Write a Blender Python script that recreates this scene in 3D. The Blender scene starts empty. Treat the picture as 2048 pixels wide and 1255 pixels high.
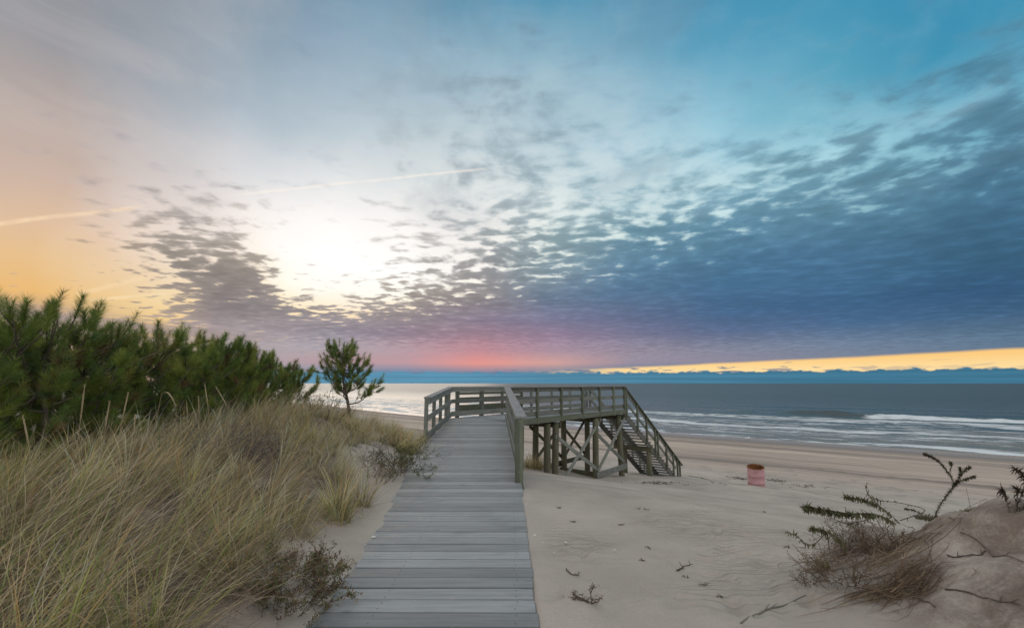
import bpy, math, random
import numpy as np
from mathutils import Vector
R = math.radians
random.seed(7)
rng = np.random.default_rng(11)
scene = bpy.context.scene
COL = scene.collection

# ------------------------------------------------------------------ camera
F, CX, CY, EYE = 910.0, 1024.0, 627.5, 1.66
TH = math.atan(138.5 / F)
cam_d = bpy.data.cameras.new('camera')
cam_d.sensor_width = 36.0
cam_d.lens = 36.0 * F / 2048.0
cam_d.clip_start = 0.05
cam_d.clip_end = 90000
cam = bpy.data.objects.new('camera', cam_d)
COL.objects.link(cam)
cam.location = (0, 0, EYE)
cam.rotation_euler = (R(90) + TH, 0, 0)
scene.camera = cam

def ray(px, py):
    a, b = (px - CX) / F, (py - CY) / F
    return np.array([a, math.cos(TH) + b * math.sin(TH), math.sin(TH) - b * math.cos(TH)])

def at_depth(px, py, D):
    d = ray(px, py)
    return np.array([0, 0, EYE]) + d * (D / d[1])

# ------------------------------------------------------------------ noise / terrain
def _hash(ix, iy, seed):
    h = (ix.astype(np.int64) * 374761393 + iy.astype(np.int64) * 668265263 + seed * 1442695041) & 0xFFFFFFFF
    h = ((h ^ (h >> 13)) * 1274126177) & 0xFFFFFFFF
    h = h ^ (h >> 16)
    return (h & 0xFFFF) / 65535.0

def vnoise(x, y, seed=0):
    x = np.asarray(x, float); y = np.asarray(y, float)
    ix, iy = np.floor(x), np.floor(y)
    fx, fy = x - ix, y - iy
    fx = fx * fx * fx * (fx * (fx * 6 - 15) + 10); fy = fy * fy * fy * (fy * (fy * 6 - 15) + 10)
    a, b = _hash(ix, iy, seed), _hash(ix + 1, iy, seed)
    c, d = _hash(ix, iy + 1, seed), _hash(ix + 1, iy + 1, seed)
    return (a + (b - a) * fx) * (1 - fy) + (c + (d - c) * fx) * fy - 0.5

def fbm(x, y, seed=0, o=4, g=0.5):
    s, a = 0, 1.0
    for k in range(o):
        s = s + a * vnoise(x * 2 ** k + 13.7 * k, y * 2 ** k - 7.1 * k, seed + k); a *= g
    return s

def sstep(a, b, x):
    t = np.clip((np.asarray(x, float) - a) / (b - a), 0, 1)
    return t * t * (3 - 2 * t)

NX, NY = 0.62, 0.7846
def shore(x, y):
    S = NX * x + NY * y; T = NY * x - NX * y
    return S - 0.0014 * np.clip(-T - 22, 0, 110) ** 2, T

_ps = np.array([-30, 0, 3, 5.8, 7, 8, 10.2, 12, 14, 17.9, 20.8, 24.5, 28.3, 33, 39.0, 45, 52, 58, 63, 70, 90, 140, 900])
_pz = np.array([-.02, -.015, -.02, -.03, -.10, -.27, -.74, -1.10, -1.45, -1.98, -2.52, -3.2, -3.78, -4.02, -4.2, -4.33, -4.5, -4.7, -4.92, -5.3, -6.5, -9, -20])
_fs = np.linspace(-30, 200, 2301)
_fz = np.interp(_fs, _ps, _pz)
_k = np.exp(-np.linspace(-2.5, 2.5, 17) ** 2); _k /= _k.sum()
_fz = np.convolve(np.pad(_fz, 8, mode='edge'), _k, mode='valid')
SEA = -4.9

def ramp_z(y):
    return np.interp(y, [7.2, 11.6, 15.6], [0.0, 0.25, 0.48])

def xedge(y):
    y = np.asarray(y, float)
    e = np.interp(y, [0, 3, 3.9, 5.5, 8, 10.3, 12], [-1.40, -1.42, -1.43, -1.53, -1.85, -2.16, -2.2])
    return e + 0.10 * fbm(y * 1.7, y * 0 + 3.3, 5, 3) + .05 * vnoise(y * 9, y * 0, 9)

def xr_v(y):
    return np.where(y < 7.5, .205 - .0065 * y, .156 - .0436 * (y - 7.5))

def mound(x, y):
    q = np.hypot((x - 4.7) / 2.75, (y - 3.1) / 2.4) + .12 * fbm(x * .9, y * .9, 53, 3)
    return .62 * (1 - sstep(.30, 1.02, q))

def H(x, y):
    x = np.asarray(x, float); y = np.asarray(y, float)
    S, T = shore(x, y)
    z = np.interp(S, _fs, _fz)
    near = 1 - sstep(40, 60, S)
    z = z + near * sstep(9, 20, S) * .10 * fbm(x * .35, y * .35, 21, 4)
    z = z + (1 - sstep(14, 25, S)) * (.035 * fbm(x * .8, y * .8, 33, 3) + .010 * fbm(x * 4, y * 4, 35, 2))
    # low berm line left by beach traffic and tyre ruts along the shore
    z = z - .10 * sstep(38.6, 39.0, S) * (1 - sstep(39, 44, S)) * sstep(30, 36, S)
    rut = np.sin(S * 2.2 + 1.2 * fbm(T * .05, S * .3, 41, 2)) * sstep(34, 40, S) * (1 - sstep(53, 57, S))
    z = z + .03 * rut
    # hollow scoured below the platform
    z = z - .30 * np.exp(-((x - 3.6) / 2.6) ** 2 - ((y - 19.2) / 2.8) ** 2)
    z = z + .20 * np.exp(-((x - 9.7) / 2.6) ** 2 - ((y - 18) / 2.2) ** 2)
    # dune to the right
    m = mound(x, y)
    z = z + m * (1 + .45 * fbm(x * 1.3, y * 1.3, 51, 3)) + .10 * sstep(.04, .3, m) * fbm(x * 2.6, y * 2.6, 57, 4)
    # grassy dune left of the boardwalk
    xe = xedge(y)
    d = xe - x
    rise = np.interp(d, [0, .25, .5, 1.2, 2.4, 3.4, 4.6, 7, 30], [0, .03, .07, .20, .50, .55, .32, .15, .1])
    amp = np.interp(y, [0, 3, 6, 9, 11, 14], [.85, .95, 1.25, 1.45, 1.3, 1.0])
    fade = 1 - sstep(11.5, 17.5, y + .25 * x)
    left = ramp_z(y) * .9 + .012 + rise * amp * (1 + .35 * fbm(x * .7, y * .7, 61, 3)) + .03 * fbm(x * 3, y * 3, 63, 3) * sstep(0, .5, d)
    w = sstep(-.16, .02, d) * fade
    z = z * (1 - w) + left * w
    flush = np.exp(-((x - xr_v(y)) / .22) ** 2) * (1 - sstep(7.2, 8.2, y))
    z = z * (1 - flush) + flush * (-.003 + .010 * fbm(y * 2.1, x * 2, 97, 3))
    # beneath the planks the sand lies lower
    under = sstep(-.02, .16, x - xe) * (1 - sstep(xr_v(y) - .05, xr_v(y) - .012, x)) * (1 - sstep(7.5, 9.5, y)) 
    z = z - .13 * under
    return z

def ground(px, py):
    d = ray(px, py); o = np.array([0, 0, EYE])
    t = np.geomspace(1.2, 200, 6000)
    p = o[None] + d[None] * t[:, None]
    below = p[:, 2] < H(p[:, 0], p[:, 1])
    i = int(np.argmax(below)) if below.any() else len(t) - 1
    lo, hi = t[max(i - 1, 0)], t[i]
    for _ in range(20):
        m = (lo + hi) / 2; q = o + d * m
        if q[2] < float(H(q[0], q[1])): hi = m
        else: lo = m
    return o + d * hi

def on(x, y, dz=0.0):
    return np.array([x, y, float(H(x, y)) + dz])

# ------------------------------------------------------------------ object helpers
def tag(o, label=None, cat=None, group=None, kind=None):
    if label: o['label'] = label
    if cat: o['category'] = cat
    if group: o['group'] = group
    if kind: o['kind'] = kind
    return o

def empty(name, loc, label, cat, group=None):
    o = bpy.data.objects.new(name, None)
    COL.objects.link(o); o.location = loc; o.empty_display_size = .2
    return tag(o, label, cat, group)

def link(name, me, mat, parent=None):
    o = bpy.data.objects.new(name, me)
    COL.objects.link(o)
    if mat: me.materials.append(mat)
    if parent is not None:
        o.parent = parent
        pl = parent.location.copy(); q = parent.parent
        while q is not None:
            pl = pl + q.location; q = q.parent
        o.location = -pl
    return o

def np_mesh(name, V, faces, attrs=None, smooth=False):
    """faces: (n,k) int array or list of arrays; attrs: dict name -> (type, data per vertex)"""
    me = bpy.data.meshes.new(name)
    V = np.asarray(V, np.float32)
    if isinstance(faces, np.ndarray): faces = [faces]
    faces = [np.asarray(f, np.int32) for f in faces if len(f)]
    loops = np.concatenate([f.ravel() for f in faces])
    starts, c = [], 0
    for f in faces:
        starts.append(c + np.arange(len(f)) * f.shape[1]); c += f.size
    starts = np.concatenate(starts).astype(np.int32)
    me.vertices.add(len(V)); me.vertices.foreach_set('co', V.ravel())
    me.loops.add(len(loops)); me.loops.foreach_set('vertex_index', loops)
    me.polygons.add(len(starts)); me.polygons.foreach_set('loop_start', starts)
    if smooth: me.polygons.foreach_set('use_smooth', np.ones(len(starts), bool))
    for k, (ty, dat) in (attrs or {}).items():
        a = me.attributes.new(k, ty, 'POINT')
        a.data.foreach_set({'FLOAT_COLOR': 'color', 'FLOAT_VECTOR': 'vector', 'FLOAT': 'value'}[ty], np.asarray(dat, np.float32).ravel())
    me.update(); me.validate()
    return me

class MB:
    """collects boards, prisms and tubes; every vertex keeps a grain coordinate (gc) and a value per board (rnd)"""
    def __init__(s): s.v, s.f, s.g, s.r = [], [], [], []
    def add(s, V, Fs, G, r):
        b = len(s.v); s.v += [tuple(p) for p in V]; s.g += [tuple(p) for p in G]; s.r += [r] * len(V)
        s.f += [tuple(i + b for i in f) for f in Fs]
    def board(s, p0, p1, w, h, up=(0, 0, 1), bev=.006, r=None, g0=None):
        """a board from p0 to p1 (centre line), w across, h along `up`"""
        p0, p1, up = np.array(p0, float), np.array(p1, float), np.array(up, float)
        d = p1 - p0; L = np.linalg.norm(d); d /= L
        sd = np.cross(d, up); sd /= np.linalg.norm(sd); u = np.cross(sd, d)
        a, b = w / 2, h / 2; e = min(bev, a * .4, b * .4)
        pr = [(-a + e, -b), (a - e, -b), (a, -b + e), (a, b - e), (a - e, b), (-a + e, b), (-a, b - e), (-a, -b + e)]
        r = random.random() if r is None else r
        off = random.random() * 40
        V, G = [], []
        for q, t in ((p0, 0), (p1, L)):
            for (i, j) in pr:
                V.append(q + sd * i + u * j); G.append((t + off, i + off * .37, j + r * 9))
        Fs = [tuple(range(7, -1, -1)), tuple(range(8, 16))]
        for k in range(8):
            n = (k + 1) % 8; Fs.append((k, n, 8 + n, 8 + k))
        s.add(V, Fs, G, r)
    def prism(s, poly, zf, th, ax=(1, 0), bev=.005, r=None):
        """convex xy polygon (ccw); top at zf(x,y), thickness th, grain along ax"""
        r = random.random() if r is None else r
        poly = [np.array(p, float) for p in poly]; n = len(poly); c = sum(poly) / n
        off = random.random() * 40
        ins = []
        for i in range(n):
            a, b, d = poly[i - 1], poly[i], poly[(i + 1) % n]
            e1 = (b - a) / (np.linalg.norm(b - a) + 1e-9); e2 = (d - b) / (np.linalg.norm(d - b) + 1e-9)
            n1, n2 = np.array([-e1[1], e1[0]]), np.array([-e2[1], e2[0]])
            m = n1 + n2; m /= max(np.dot(m, n1), .3)
            ins.append(b + m * bev)
        V, G = [], []
        def put(p, z):
            V.append((p[0], p[1], z)); G.append((p[0] * ax[0] + p[1] * ax[1] + off, -p[0] * ax[1] + p[1] * ax[0] + off * .3, z + r * 9))
        for p in ins: put(p, zf(*p))
        for p in poly: put(p, zf(*p) - bev)
        for p in poly: put(p, zf(*p) - th)
        Fs = [tuple(range(n)), tuple(range(3 * n - 1, 2 * n - 1, -1))]
        for i in range(n):
            j = (i + 1) % n
            Fs.append((n + i, n + j, j, i)); Fs.append((2 * n + i, 2 * n + j, n + j, n + i))
        s.add(V, Fs, G, r)
    def tube(s, pts, rad, n=8, cap=True, r=None):
        pts = [np.array(p, float) for p in pts]; m = len(pts)
        if not hasattr(rad, '__len__'): rad = [rad] * m
        r = random.random() if r is None else r
        off = random.random() * 40
        V, G, L = [], [], 0
        ref = np.array([.31, .17, .93])
        for i, p in enumerate(pts):
            d = pts[min(i + 1, m - 1)] - pts[max(i - 1, 0)]; d = d / (np.linalg.norm(d) + 1e-9)
            if i: L += np.linalg.norm(p - pts[i - 1])
            a = np.cross(d, ref)
            if np.linalg.norm(a) < .05: a = np.cross(d, (1, 0, 0))
            a /= np.linalg.norm(a); b = np.cross(d, a)
            for k in range(n):
                t = 2 * math.pi * k / n
                q = (a * math.cos(t) + b * math.sin(t)) * rad[i]
                V.append(p + q); G.append((L + off, math.cos(t) * rad[i] + off * .3, math.sin(t) * rad[i] + r * 9))
        Fs = []
        for i in range(m - 1):
            for k in range(n):
                j = (k + 1) % n
                Fs.append((i * n + k, i * n + j, (i + 1) * n + j, (i + 1) * n + k))
        if cap:
            Fs.append(tuple(range(n - 1, -1, -1))); Fs.append(tuple((m - 1) * n + k for k in range(n)))
        s.add(V, Fs, G, r)
    def build(s, name, mat, parent=None, smooth=False):
        me = bpy.data.meshes.new(name)
        me.from_pydata(s.v, [], s.f)
        a = me.attributes.new('gc', 'FLOAT_VECTOR', 'POINT'); a.data.foreach_set('vector', np.array(s.g, np.float32).ravel())
        a = me.attributes.new('rnd', 'FLOAT', 'POINT'); a.data.foreach_set('value', np.array(s.r, np.float32))
        if smooth: me.polygons.foreach_set('use_smooth', [True] * len(me.polygons))
        me.update()
        return link(name, me, mat, parent)

# ------------------------------------------------------------------ node helpers
class NT:
    def __init__(s, nt): s.t = nt; s.n = nt.nodes; s.l = nt.links
    def node(s, ty, **k):
        o = s.n.new(ty)
        for a, b in k.items(): setattr(o, a, b)
        return o
    def put(s, sock, v):
        if hasattr(v, 'links') or isinstance(v, bpy.types.NodeSocket): s.l.new(v, sock)
        elif v is not None: sock.default_value = v
    def m(s, op, a, b=None, c=None, clamp=False):
        o = s.node('ShaderNodeMath', operation=op, use_clamp=clamp)
        for i, v in enumerate((a, b, c)):
            if v is not None: s.put(o.inputs[i], v)
        return o.outputs[0]
    def vm(s, op, a, b=None, sc=None):
        o = s.node('ShaderNodeVectorMath', operation=op)
        s.put(o.inputs[0], a)
        if b is not None: s.put(o.inputs[1], b)
        if sc is not None: s.put(o.inputs['Scale'], sc)
        return o.outputs['Value'] if op in ('DOT_PRODUCT', 'LENGTH') else o.outputs['Vector']
    def ss(s, a, b, x, lo=0.0, hi=1.0):
        o = s.node('ShaderNodeMapRange', interpolation_type='SMOOTHSTEP')
        s.put(o.inputs['Value'], x); s.put(o.inputs['From Min'], a); s.put(o.inputs['From Max'], b)
        s.put(o.inputs['To Min'], lo); s.put(o.inputs['To Max'], hi)
        return o.outputs['Result']
    def lin(s, a, b, x, lo=0.0, hi=1.0):
        o = s.node('ShaderNodeMapRange')
        s.put(o.inputs['Value'], x); s.put(o.inputs['From Min'], a); s.put(o.inputs['From Max'], b)
        s.put(o.inputs['To Min'], lo); s.put(o.inputs['To Max'], hi)
        return o.outputs['Result']
    def mixc(s, f, a, b, mode='MIX'):
        o = s.node('ShaderNodeMix', data_type='RGBA', blend_type=mode)
        s.put(o.inputs[0], f)
        for sock, v in ((o.inputs[6], a), (o.inputs[7], b)):
            if isinstance(v, (tuple, list)): v = (*v[:3], 1.0)
            s.put(sock, v)
        return o.outputs[2]
    def noise(s, vec, scale, detail=4, rough=.5, dist=0.0):
        o = s.node('ShaderNodeTexNoise')
        s.put(o.inputs['Vector'], vec); o.inputs['Scale'].default_value = scale
        o.inputs['Detail'].default_value = detail; o.inputs['Roughness'].default_value = rough
        o.inputs['Distortion'].default_value = dist
        return o.outputs['Fac']
    def xyz(s, x, y, z=0.0):
        o = s.node('ShaderNodeCombineXYZ')
        for i, v in enumerate((x, y, z)): s.put(o.inputs[i], v)
        return o.outputs[0]
    def sep(s, v):
        o = s.node('ShaderNodeSeparateXYZ'); s.put(o.inputs[0], v); return o.outputs
    def attr(s, name, out='Vector'):
        return s.node('ShaderNodeAttribute', attribute_name=name).outputs[out]
    def bump(s, h, strength=.5, dist=.01, normal=None):
        o = s.node('ShaderNodeBump'); s.put(o.inputs['Height'], h)
        o.inputs['Strength'].default_value = strength; o.inputs['Distance'].default_value = dist
        if normal is not None: s.put(o.inputs['Normal'], normal)
        return o.outputs[0]
    def ramp(s, f, stops):
        o = s.node('ShaderNodeValToRGB'); s.put(o.inputs[0], f)
        e = o.color_ramp.elements
        for i, (p, c) in enumerate(stops):
            if i < 2: e[i].position = p
            else: e.new(p)
        for i, (p, c) in enumerate(stops): e[i].position = p; e[i].color = (*c[:3], c[3] if len(c) > 3 else 1)
        return o.outputs[0]

def lin(c):
    return tuple(((v / 255) / 12.92 if v / 255 <= .04045 else ((v / 255 + .055) / 1.055) ** 2.4) for v in c)

def new_mat(name):
    m = bpy.data.materials.new(name); m.use_nodes = True
    t = NT(m.node_tree); b = t.n['Principled BSDF']
    return m, t, b

MATS = {}
def wood(name, base, dark, light, rough=.8, green=None, var=.5, calm=.5, drift=False):
    m, t, b = new_mat(name)
    g = t.attr('gc'); r = t.attr('rnd', 'Fac')
    gx = t.vm('MULTIPLY', g, (1.4, 26, 26))
    n1 = t.noise(gx, 1.0, 6, .62, .25)
    n2 = t.noise(t.vm('MULTIPLY', g, (5, 160, 160)), 1.0, 3, .6)
    n3 = t.noise(t.vm('MULTIPLY', g, (1.1, 2.2, 2.2)), 1.6, 4, .6)
    c = t.mixc(t.ss(.28, .72, n1), dark, light)
    c = t.mixc(calm, c, base)
    c = t.mixc(t.ss(.52, .8, n3, 0, .5), c, tuple(v * .62 for v in dark))
    # knots
    vo = t.node('ShaderNodeTexVoronoi'); t.put(vo.inputs['Vector'], t.vm('MULTIPLY', g, (2.2, 7.5, 7.5))); vo.inputs['Scale'].default_value = 1
    c = t.mixc(t.ss(.16, .05, vo.outputs['Distance'], 0, .55), c, tuple(v * .45 for v in dark))
    if green: c = t.mixc(t.ss(.4, .7, t.noise(g, 1.7, 3), 0, .6), c, green)
    if drift:  # thin sand blown onto the boards, thicker toward the left edge, and damp stains
        ps = t.node('ShaderNodeNewGeometry').outputs['Position']; px = t.sep(ps)[0]
        st = t.noise(ps, 1.1, 5, .6)
        c = t.mixc(t.ss(.52, .70, st, 0, .45), c, tuple(v * .72 for v in base))
        dn = t.m('ADD', t.m('MULTIPLY', t.noise(ps, 4.0, 5, .7), .6), t.m('MULTIPLY', t.noise(ps, 70.0, 2, .7), .4))
        c = t.mixc(t.ss(.52, .66, t.m('ADD', dn, t.lin(-.9, -1.75, px, -.03, .10)), 0, .6), c, (.36, .32, .28))
    hs = t.node('ShaderNodeHueSaturation'); t.put(hs.inputs['Color'], c)
    t.put(hs.inputs['Value'], t.lin(0, 1, r, 1 - var * .5, 1 + var * .5))
    t.put(b.inputs['Base Color'], hs.outputs[0]); b.inputs['Roughness'].default_value = rough
    b.inputs['Specular IOR Level'].default_value = .35
    h = t.m('ADD', t.m('MULTIPLY', n1, .6), t.m('MULTIPLY', n2, .4))
    t.put(b.inputs['Normal'], t.bump(h, .55, .006))
    MATS[name] = m
    return m

wood('deck_wood', (.245, .258, .262), (.15, .158, .165), (.33, .34, .335), .62, var=.46, calm=.5, drift=True)
wood('rail_wood', (.195, .198, .182), (.095, .095, .082), (.275, .275, .25), .75, green=(.145, .16, .12), var=.5)
wood('cap_wood', (.225, .225, .225), (.13, .128, .125), (.31, .305, .30), .7, var=.3)
wood('green_wood', (.155, .162, .12), (.075, .08, .055), (.22, .232, .175), .8, green=(.115, .13, .08), var=.5)
wood('pile_wood', (.125, .115, .075), (.055, .048, .03), (.185, .175, .12), .85, green=(.095, .105, .058), var=.45)
wood('stair_wood', (.15, .14, .125), (.07, .066, .056), (.21, .2, .175), .8, var=.5)
wood('bark', (.11, .085, .065), (.05, .038, .03), (.17, .14, .11), .9, var=.4)
wood('twig', (.12, .092, .072), (.06, .045, .036), (.19, .15, .12), .9, var=.5)
wood('root_fibre', (.16, .12, .085), (.08, .058, .04), (.26, .2, .14), .9, var=.5)
wood('drift_wood', (.21, .19, .165), (.11, .1, .085), (.3, .275, .24), .9, var=.4)

def leafy(name, trans=.3, rough=.6):
    """leaf or blade: its own colour sits in the attribute col, some light passes through"""
    m, t, b = new_mat(name)
    c = t.attr('col', 'Color')
    g = t.node('ShaderNodeNewGeometry')
    n = t.noise(g.outputs['Position'], 3.0, 2)
    hs = t.node('ShaderNodeHueSaturation'); t.put(hs.inputs['Color'], c); t.put(hs.inputs['Value'], t.lin(.3, .7, n, .85, 1.15))
    t.put(b.inputs['Base Color'], hs.outputs[0]); b.inputs['Roughness'].default_value = rough
    b.inputs['Specular IOR Level'].default_value = .25
    tr = t.node('ShaderNodeBsdfTranslucent'); t.put(tr.inputs['Color'], hs.outputs[0])
    mx = t.node('ShaderNodeMixShader'); mx.inputs[0].default_value = trans
    t.l.new(b.outputs[0], mx.inputs[1]); t.l.new(tr.outputs[0], mx.inputs[2])
    t.l.new(mx.outputs[0], t.n['Material Output'].inputs['Surface'])
    MATS[name] = m
    return m
leafy('blade', .45, .55); leafy('needle', .38, .45); leafy('leaf', .25, .6)

# sand ---------------------------------------------------------------------------------
def sand_mat():
    m, t, b = new_mat('sand')
    pos = t.node('ShaderNodeNewGeometry').outputs['Position']
    sc = t.attr('sc'); S = t.sep(sc)[0]; T = t.sep(sc)[1]
    big = t.noise(pos, .45, 5, .6)
    mid = t.noise(pos, 3.1, 5, .65)
    fine = t.noise(pos, 60, 3, .7)
    grain = t.noise(pos, 420, 2, .8)
    c = t.mixc(t.ss(.3, .7, big), (.385, .335, .285), (.525, .455, .385))
    c = t.mixc(t.ss(.55, .78, mid, 0, .35), c, (.31, .275, .245))
    c = t.mixc(t.ss(.35, .75, fine, 0, .35), c, (.30, .27, .24))
    c = t.mixc(t.ss(.62, .74, grain, 0, .5), c, (.16, .14, .12))
    # beach: bands along the shore, warm where vehicles have packed the sand
    st = t.xyz(t.m('MULTIPLY', S, 1.0), t.m('MULTIPLY', T, .035), 0.0)
    band = t.noise(st, .9, 5, .65)
    w0 = t.m('ADD', S, t.m('MULTIPLY', band, 2.0))
    bm = t.ss(30, 38, S)
    cb = t.mixc(t.ss(.35, .65, band), (.34, .275, .225), (.54, .44, .355))
    c = t.mixc(bm, c, cb)
    lump = t.noise(pos, 1.1, 5, .7)
    c = t.mixc(t.m('MULTIPLY', t.m('MULTIPLY', t.ss(12, 18, S), t.ss(40, 37, S)), t.ss(.5, .66, lump, 0, .5)), c, (.25, .215, .19))
    line = t.m('MULTIPLY', t.ss(37.6, 38.6, t.m('ADD', S, t.m('MULTIPLY', band, 1.2))), t.ss(41.0, 39.6, t.m('ADD', S, t.m('MULTIPLY', band, 1.2))))
    line = t.m('MAXIMUM', line, t.m('MULTIPLY', t.ss(50.0, 51.0, w0), t.m('MULTIPLY', t.ss(53.5, 51.8, w0), .7)))
    c = t.mixc(t.m('MULTIPLY', line, .72), c, (.17, .14, .12))
    w2 = t.m('ADD', S, t.m('MULTIPLY', t.noise(st, .5, 3), 3.0))
    mound_shade = t.m('MULTIPLY', t.ss(.04, .24, t.sep(sc)[2]), t.ss(.34, .62, t.m('ADD', t.m('MULTIPLY', t.noise(pos, 2.2, 6, .65), .85), t.m('MULTIPLY', fine, .15))))
    c = t.mixc(t.m('MULTIPLY', mound_shade, .9), c, (.165, .12, .095))  # shaded look of the mound painted into the sand as patchy dark brown
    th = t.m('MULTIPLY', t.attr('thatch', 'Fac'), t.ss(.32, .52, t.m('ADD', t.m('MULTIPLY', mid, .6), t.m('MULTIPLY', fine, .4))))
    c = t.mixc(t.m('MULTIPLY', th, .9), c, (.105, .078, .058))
    wet = t.ss(53.5, 57.5, w2)
    c = t.mixc(t.m('MULTIPLY', wet, .8), c, (.20, .165, .145))
    t.put(b.inputs['Base Color'], c)
    t.put(b.inputs['Roughness'], t.lin(0, 1, t.ss(56.5, 60, w2), .92, .22))
    b.inputs['Specular IOR Level'].default_value = .3
    # wind ripples with crests across the view, on the flat sand only
    p = t.sep(pos)
    warp = t.noise(pos, 1.3, 3, .6)
    wv = t.node('ShaderNodeTexWave', wave_type='BANDS', bands_direction='Y', wave_profile='SIN')
    t.put(wv.inputs['Vector'], t.xyz(t.m('MULTIPLY', p[0], .25), t.m('ADD', p[1], t.m('MULTIPLY', warp, .55)), 0.0))
    wv.inputs['Scale'].default_value = 2.9; wv.inputs['Distortion'].default_value = 2.2; wv.inputs['Detail'].default_value = 2; wv.inputs['Detail Scale'].default_value = 2.5
    ripm = t.m('MULTIPLY', t.ss(.42, .62, t.noise(pos, .55, 2)), t.m('MULTIPLY', t.ss(.1, .7, p[0]), t.ss(14, 8, S)))
    h = t.m('MULTIPLY', t.m('MULTIPLY', wv.outputs['Fac'], ripm), 1.7)
    h = t.m('ADD', h, t.m('MULTIPLY', mid, .9)); h = t.m('ADD', h, t.m('MULTIPLY', fine, .30)); h = t.m('ADD', h, t.m('MULTIPLY', grain, .08))
    h = t.m('ADD', h, t.m('MULTIPLY', t.m('MULTIPLY', lump, 6.0), t.m('MULTIPLY', t.ss(12, 18, S), t.ss(41, 38, S))))
    h = t.m('ADD', h, t.m('MULTIPLY', t.m('MULTIPLY', band, 4.0), bm))
    h = t.m('MULTIPLY', h, t.lin(0, 1, t.ss(56.5, 59, w2), 1.0, .05))
    t.put(b.inputs['Normal'], t.bump(h, .75, .034))
    return m

def axis(a, b, fine0, fine1, step, grow):
    v = [fine0]
    while v[-1] < fine1: v.append(v[-1] + step)
    s = step
    while v[-1] < b: s *= grow; v.append(v[-1] + s)
    s = step
    while v[0] > a: s *= grow; v.insert(0, v[0] - s)
    return np.array(v)

def build_beach():
    xs = axis(-260, 260, -3.2, 6.5, .05, 1.06); ys = axis(-8, 330, 1.4, 7.5, .05, 1.03)
    X, Y = np.meshgrid(xs, ys)
    Z = H(X, Y)
    # footprints and scuffs on the flat sand
    fr = random.Random(3)
    for (px, py) in ((1430, 1050), (1475, 1063), (1330, 1112), (1365, 1125), (1400, 1118), (1470, 1100), (1500, 1010), (1405, 1015), (1430, 1150), (1250, 1045), (1120, 1090), (1290, 1180), (1360, 1205), (1560, 1170), (1535, 1130)):
        p = ground(px, py); a = fr.uniform(-.6, .6); ca, sa = math.cos(a), math.sin(a)
        u = (X - p[0]) * ca + (Y - p[1]) * sa; v = -(X - p[0]) * sa + (Y - p[1]) * ca
        q = np.sqrt((u / .14) ** 2 + (v / .085) ** 2)
        Z = Z - .028 * np.exp(-q ** 3) + .012 * np.exp(-((q - 1.35) / .35) ** 2)
    for _ in range(46):
        p = ground(fr.uniform(1090, 1640), 985 + 255 * fr.random() ** 1.5)
        if mound(p[0], p[1]) > .05: continue
        a = fr.uniform(.3, 1.5); ca, sa = math.cos(a), math.sin(a); sc_ = fr.uniform(.6, 1.1) * (1 if p[1] < 7 else 1.3); dp = fr.uniform(.35, 1)
        u = (X - p[0]) * ca + (Y - p[1]) * sa; v = -(X - p[0]) * sa + (Y - p[1]) * ca
        q = np.sqrt((u / (.14 * sc_)) ** 2 + (v / (.075 * sc_)) ** 2)
        Z = Z + dp * (-.030 * np.exp(-q ** 3) + .012 * np.exp(-((q - 1.35) / .35) ** 2))
    S, T = shore(X, Y)
    n, k = X.shape
    idx = np.arange(n * k).reshape(n, k)
    q = np.stack([idx[:-1, :-1], idx[:-1, 1:], idx[1:, 1:], idx[1:, :-1]], -1).reshape(-1, 4)
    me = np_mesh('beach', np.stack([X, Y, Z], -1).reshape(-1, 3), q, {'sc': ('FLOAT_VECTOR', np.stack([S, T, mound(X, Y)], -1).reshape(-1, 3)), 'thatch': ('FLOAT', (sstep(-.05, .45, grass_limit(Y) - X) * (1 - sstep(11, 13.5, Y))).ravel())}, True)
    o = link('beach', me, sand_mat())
    tag(o, 'pale dune sand running down to the packed beach at the water', 'beach', kind='structure')

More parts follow.
